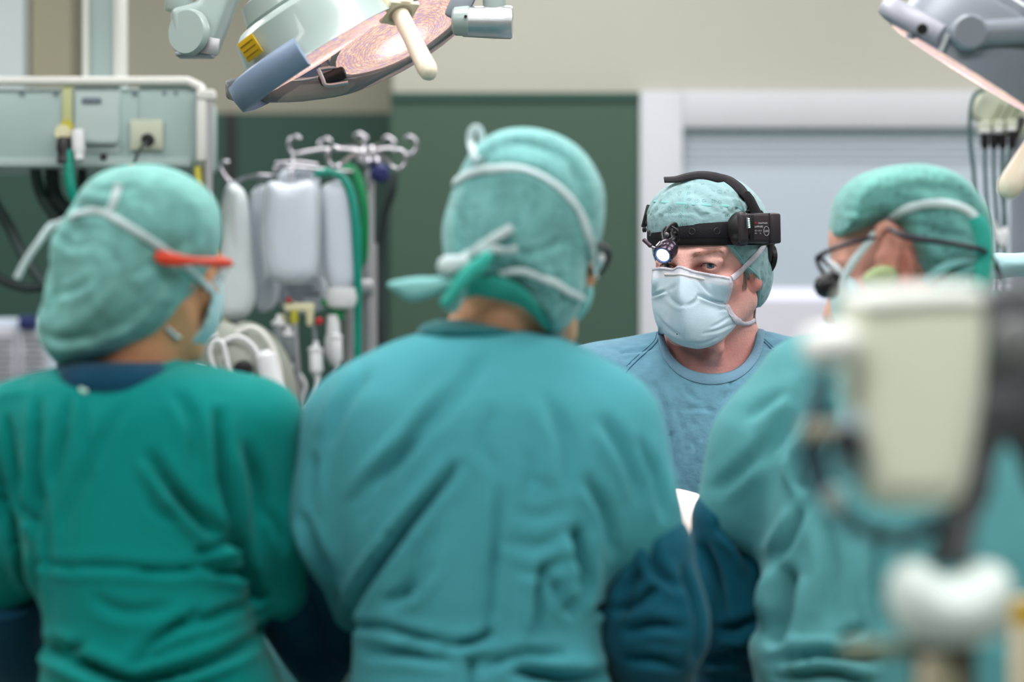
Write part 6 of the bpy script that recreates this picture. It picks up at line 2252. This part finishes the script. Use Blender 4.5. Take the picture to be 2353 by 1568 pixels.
lathe('magnifier', P(1922, 650, d - .07), (-.85, -.2, -.30), [(-.005, .010), (0, .014), (.012, .017), (.022, .013), (.026, .009)], M['black'], gl, seg=24, label='small dark magnifier barrel')
f = SDF((P(1895, 0, d).x, d - .14, P(0, 790, d).z), (P(2060, 0, d).x, d + .12, P(0, 615, d).z), .0036)
f.inflate(poly_px([(1928, 640), (1950, 632), (1975, 650), (1990, 690), (2000, 740), (1970, 770), (1930, 760), (1912, 720), (1910, 680)], d), d - .0, .085, .045, n=4)
V, Q = f.mesh()
mesh_np('mask', relax(V, Q, 2), Q, M['mask_plain'], C_p)
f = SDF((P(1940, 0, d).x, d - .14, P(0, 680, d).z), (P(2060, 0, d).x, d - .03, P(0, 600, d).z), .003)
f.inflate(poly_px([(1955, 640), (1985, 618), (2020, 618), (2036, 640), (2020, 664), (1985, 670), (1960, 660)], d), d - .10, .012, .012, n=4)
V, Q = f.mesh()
mesh_np('cheek_patch', relax(V, Q, 1), Q, M['lime'], C_p, label='lime green patch at the cheek')  # rounded lime green patch beside the mask

f = SDF((P(1560, 0, d).x, d - .26, .22), (P(2560, 0, d).x, d + .30, P(0, 640, d).z), .0064)
f.loft(rows_px([(664, 2150, 2300, .06, .03), (690, 2060, 2350, .085, .02), (730, 1985, 2395, .105, .01), (770, 1915, 2420, .120, .0), (810, 1850, 2440, .132, .0), (870, 1800, 2460, .145, -.01), (960, 1760, 2475, .150, -.03),
                (1100, 1735, 2480, .150, -.06), (1250, 1732, 2470, .145, -.09), (1400, 1725, 2450, .140, -.11), (1460, 1695, 2440, .140, -.12), (1568, 1710, 2450, .140, -.13), (1800, 1710, 2460, .145, -.14), (2400, 1700, 2470, .15, -.14), (3080, 1690, 2480, .15, -.14)], d), .02, 2.4)
f.cap(P(1860, 890, d - .01), P(1760, 1030, d - .02), .066, .060, .05)
f.cap(P(1760, 1030, d - .02), P(1690, 1170, d - .02), .060, .052, .05)
Rl = [([(1872, 930), (1850, 990), (1815, 1050), (1806, 1100)], 9, 8), ([(1805, 1043), (1800, 1080), (1811, 1105)], 8, 5), ([(1800, 1154), (1788, 1190), (1772, 1226), (1750, 1265)], 9, 7), ([(1778, 1288), (1772, 1330), (1767, 1374), (1745, 1430)], 13, 16),
      ([(1740, 1475), (1790, 1456), (1833, 1447), (1900, 1452), (1950, 1460)], 9, 12), ([(1740, 1500), (1800, 1498), (1861, 1492), (1938, 1514)], 8, 9), ([(1872, 1425), (1895, 1405), (1922, 1392)], 9, 6), ([(1700, 960), (1740, 930), (1790, 900)], 13, 3),
      ([(1740, 1540), (1830, 1530), (1930, 1545)], 10, 8), ([(1960, 1200), (1950, 1300), (1960, 1400)], 14, 5), ([(1850, 1180), (1860, 1280), (1850, 1380)], 14, 4), ([(1830, 870), (1790, 960), (1730, 1060)], 15, 4), ([(1640, 1120), (1700, 1060), (1740, 1000)], 13, 3)]
gownR = cloth('gown', f, M['gown_teal_right'], C_p, Rl, d, 91, .0035, 13)
f = SDF((P(1540, 0, d).x, d - .16, P(0, 1700, d).z), (P(1800, 0, d).x, d + .30, P(0, 1110, d).z), .0055)
f.cap(P(1672, 1190, d - .02), P(1676, 1400, d + .0), .046, .050, .03)
f.cap(P(1676, 1400, d), P(1680, 1590, d + .06), .050, .046, .04)
f.cap(P(1680, 1590, d + .06), P(1640, 1620, d + .20), .046, .034, .03)
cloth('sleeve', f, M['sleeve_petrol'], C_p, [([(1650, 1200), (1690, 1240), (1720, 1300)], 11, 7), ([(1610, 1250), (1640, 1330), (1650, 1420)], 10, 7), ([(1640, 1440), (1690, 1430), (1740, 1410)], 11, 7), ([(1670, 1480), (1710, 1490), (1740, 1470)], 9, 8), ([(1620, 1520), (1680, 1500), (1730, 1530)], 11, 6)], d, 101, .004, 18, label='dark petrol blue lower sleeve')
add_glove(C_p, P(1636, 1622, d + .21), (-.3, 1, .1), 1)
legs_and_shoes(C_p, P(2090, 0, d).x, d - .14, -120)

# teal cloth edge at the far right
f = SDF((P(2250, 0, 3.4).x, 3.3, P(0, 700, 3.4).z), (P(2520, 0, 3.4).x, 3.5, P(0, 560, 3.4).z), .006)
f.inflate(poly_px([(2275, 585), (2330, 582), (2480, 578), (2480, 640), (2340, 636), (2280, 640)], 3.4), 3.4, .03, .02, n=3)
V, Q = f.mesh()
t = thing('instrument_cover', 'pale teal cloth-covered instrument shelf at the right picture edge', 'cover', P(2400, 640, 3.4))
mesh_np('cloth', V, Q, M['mask_plain'], t)
q_ = P(2440, 640, 3.4)
lathe('post', (q_.x, 3.4, 0.03), (0, 0, 1), [(0, .02), (q_.z - .04, .02)], M['steel_satin'], t, seg=14)
lathe('foot', (q_.x, 3.4, 0), (0, 0, 1), [(0, .12), (.02, .12), (.04, .04)], M['steel_satin'], t, seg=28)

# ================================================================ cream instrument in the foreground
d = 1.80
t = thing('examination_microscope', 'large out-of-focus cream instrument head on a dark stalk in the right foreground', 'instrument', (P(2180, 0, d).x, d, 0))
MC = mat('foreground_cream', (240, 243, 222), .45)
f = SDF((P(1880, 0, d).x, d - .09, P(0, 1210, d).z), (P(2310, 0, d).x, d + .09, P(0, 620, d).z), .004)
f.inflate(poly_px([(1945, 672), (2080, 664), (2215, 664), (2252, 700), (2254, 850), (2236, 990), (2212, 1110), (2185, 1158), (2080, 1166), (1988, 1150), (1958, 1060), (1940, 930), (1928, 800), (1926, 700)], d), d, .045, .018, n=4)
V, Q = f.mesh()
mesh_np('housing', relax(V, Q, 2), Q, MC, t)
f = SDF((P(1900, 0, d).x, d - .06, P(0, 760, d).z), (P(2300, 0, d).x, d + .06, P(0, 630, d).z), .004)
f.inflate(poly_px([(1940, 668), (2100, 655), (2230, 656), (2252, 680), (2250, 715), (2100, 725), (1950, 735), (1930, 700)], d), d - .004, .047, .014, n=4)
V, Q = f.mesh()
mesh_np('top_cover', relax(V, Q, 2), Q, mat('foreground_white', (236, 240, 232), .4), t)
lathe('white_grip', P(1842, 806, d - .04), (1, 0, .16), [(0, .004), (.003, .011), (.010, .0145), (.030, .015), (.038, .0135), (.042, .006)], mat('grip_white', (250, 250, 246), .35), t, seg=28)
tube('side_loop', [P(1900, 850, d - .02), P(1882, 920, d - .02), P(1868, 985, d - .02), P(1872, 1060, d - .02), P(1892, 1125, d - .02), P(1940, 1190, d - .01), P(2010, 1230, d), P(2080, 1240, d + .01), P(2150, 1200, d + .02)], [.006, .008, .009, .010, .009, .0065, .0062, .0062, .007], mat('loop_slate', (62, 82, 98), .5), t, seg=14)
box('beige_band', P(1890, 990, d - .03), (.030, .014, .013), mat('band_beige', (176, 170, 150), .5), t, bev=.004)
box('pale_tab', P(1916, 1148, d - .03), (.014, .012, .018), mat('tab_pale', (170, 186, 184), .5), t, bev=.004)
lathe('dark_port', P(1956, 1015, d - .030), (-.45, -1, 0), [(0, .010), (.014, .011), (.018, .007)], M['black'], t, seg=20, sx=1.0)
f = SDF((P(1900, 0, d).x, d - .05, P(0, 1120, d).z), (P(2000, 0, d).x, d + .05, P(0, 900, d).z), .004)
f.inflate(poly_px([(1910, 980), (1960, 930), (1985, 960), (1980, 1080), (1940, 1100), (1908, 1060)], d), d - .012, .028, .014, n=4)
V, Q = f.mesh()
mesh_np('side_boss', relax(V, Q, 1), Q, mat('boss_bluegrey', (150, 178, 190), .45), t)
DG = mat('stalk_dark', (80, 84, 88), .5)
f = SDF((P(2080, 0, d).x, d - .06, P(0, 1320, d).z), (P(2480, 0, d).x, d + .16, P(0, 600, d).z), .0045)
f.cap(P(2320, 700, d + .06), P(2345, 960, d + .07), .020, .022, .01)
f.cap(P(2280, 720, d + .06), P(2300, 920, d + .06), .009, .010, .02)
f.cap(P(2290, 960, d + .05), P(2225, 1120, d + .04), .012, .013, .02)
f.cap(P(2225, 1120, d + .04), P(2180, 1290, d + .01), .013, .016, .02)
f.cap(P(2345, 940, d + .07), P(2400, 1100, d + .08), .016, .016, .01)
V, Q = f.mesh()
mesh_np('stalk', relax(V, Q, 1), Q, DG, t, label='dark grey curved stalk')
lathe('stalk_knob', P(2338, 790, d + .01), (0, -1, 0), [(0, .020), (.02, .019), (.024, .012)], mat('knob_grey', (120, 124, 124), .45), t, seg=24)
f = SDF((P(1990, 0, d).x, d - .10, P(0, 1530, d).z), (P(2360, 0, d).x, d + .10, P(0, 1250, d).z), .004)
f.inflate(poly_px([(2060, 1292), (2110, 1284), (2150, 1318), (2200, 1318), (2240, 1290), (2290, 1296), (2314, 1340), (2310, 1410), (2270, 1465), (2170, 1482), (2090, 1468), (2046, 1420), (2036, 1350)], d), d - .01, .048, .022, n=4)
V, Q = f.mesh()
mesh_np('base_bowl', relax(V, Q, 2), Q, mat('bowl_white', (222, 234, 228), .4), t, label='off-white rounded bowl below the stalk')
pz = P(0, 1480, d).z
lathe('lower_stem', (P(2170, 0, d).x, d, pz + .01), (0, 0, -1), [(0, .022), (.02, .024), (.12, .022), (pz - .09, .022)], mat('stem_brown', (70, 66, 58), .5), t, seg=24)
lathe('cream_collar', P(2160, 1500, d - .012), (0, 0, -1), [(0, .010), (.006, .0155), (.04, .017), (.05, .012)], M['cream_plastic'], t, seg=24)
box('cross_bar', P(2020, 1492, d + .02), (.055, .014, .012), mat('bar_khaki', (150, 152, 120), .5), t, bev=.004)
lathe('base_hub', (P(2170, 0, d).x, d, .0), (0, 0, 1), [(.05, .05), (.08, .05), (.10, .03)], M['white_plastic'], t, seg=24)
for k in range(5):
    a = k * 2 * PI / 5 + .6
    c_ = Vector((P(2170, 0, d).x, d, .075))
    e_ = c_ + Vector((math.cos(a) * .26, math.sin(a) * .26, -.012))
    lg = tube('base_leg', [c_, e_], [.020, .014], M['white_plastic'], t, smooth=False, seg=10)
    lathe('castor', e_ + Vector((-.012, 0, -.033)), (1, 0, 0), [(0, .024), (.003, .03), (.021, .03), (.024, .024)], M['black'], lg, seg=16)

# slim cream post with a yellow band at the right edge
d = 2.0
t = thing('floor_post', 'blurred cream upright with an amber band at the bottom right edge', 'post', (P(2352, 0, d).x, d, 0))
x_ = P(2354, 0, d).x
zt_ = P(0, 1372, d).z
lathe('upright', (x_, d, 0.02), (0, 0, 1), [(0, .013), (zt_ - .03, .013), (zt_ - .02, .009)], M['cream_plastic'], t, seg=18)
lathe('amber_band', (x_, d, P(0, 1432, d).z), (0, 0, 1), [(0, .0138), (.020, .0138)], M['yellow'], t, seg=18)
lathe('foot', (x_, d, 0), (0, 0, 1), [(0, .12), (.015, .12), (.03, .03)], M['white_plastic'], t, seg=28)

# small things at the bottom between the gowns
t = thing('instrument_tray', 'steel instrument tray glimpsed low between the left and centre gowns', 'tray', P(790, 1560, 3.18))
c_ = P(800, 1568, 3.20)
box('tray_base', c_ + Vector((0, 0, -.012)), (.20, .14, .006), M['steel_satin'], t, bev=.002)
for sx_, sy_, w1_, w2_ in ((0, -.07, .20, .004), (0, .07, .20, .004), (-.1, 0, .004, .14), (.1, 0, .004, .14)):
    box('tray_rim', c_ + Vector((sx_, sy_, -.004)), (w1_, w2_, .02), M['steel_satin'], t, bev=.001)
o = tube('steel_clamp', [c_ + Vector((-.07, -.04, .0)), c_ + Vector((-.05, .0, .006)), c_ + Vector((-.04, .05, .0))], .003, M['chrome'], None, seg=8)
tag(o, 'thin shiny steel clamp lying in the low instrument tray', 'clamp')
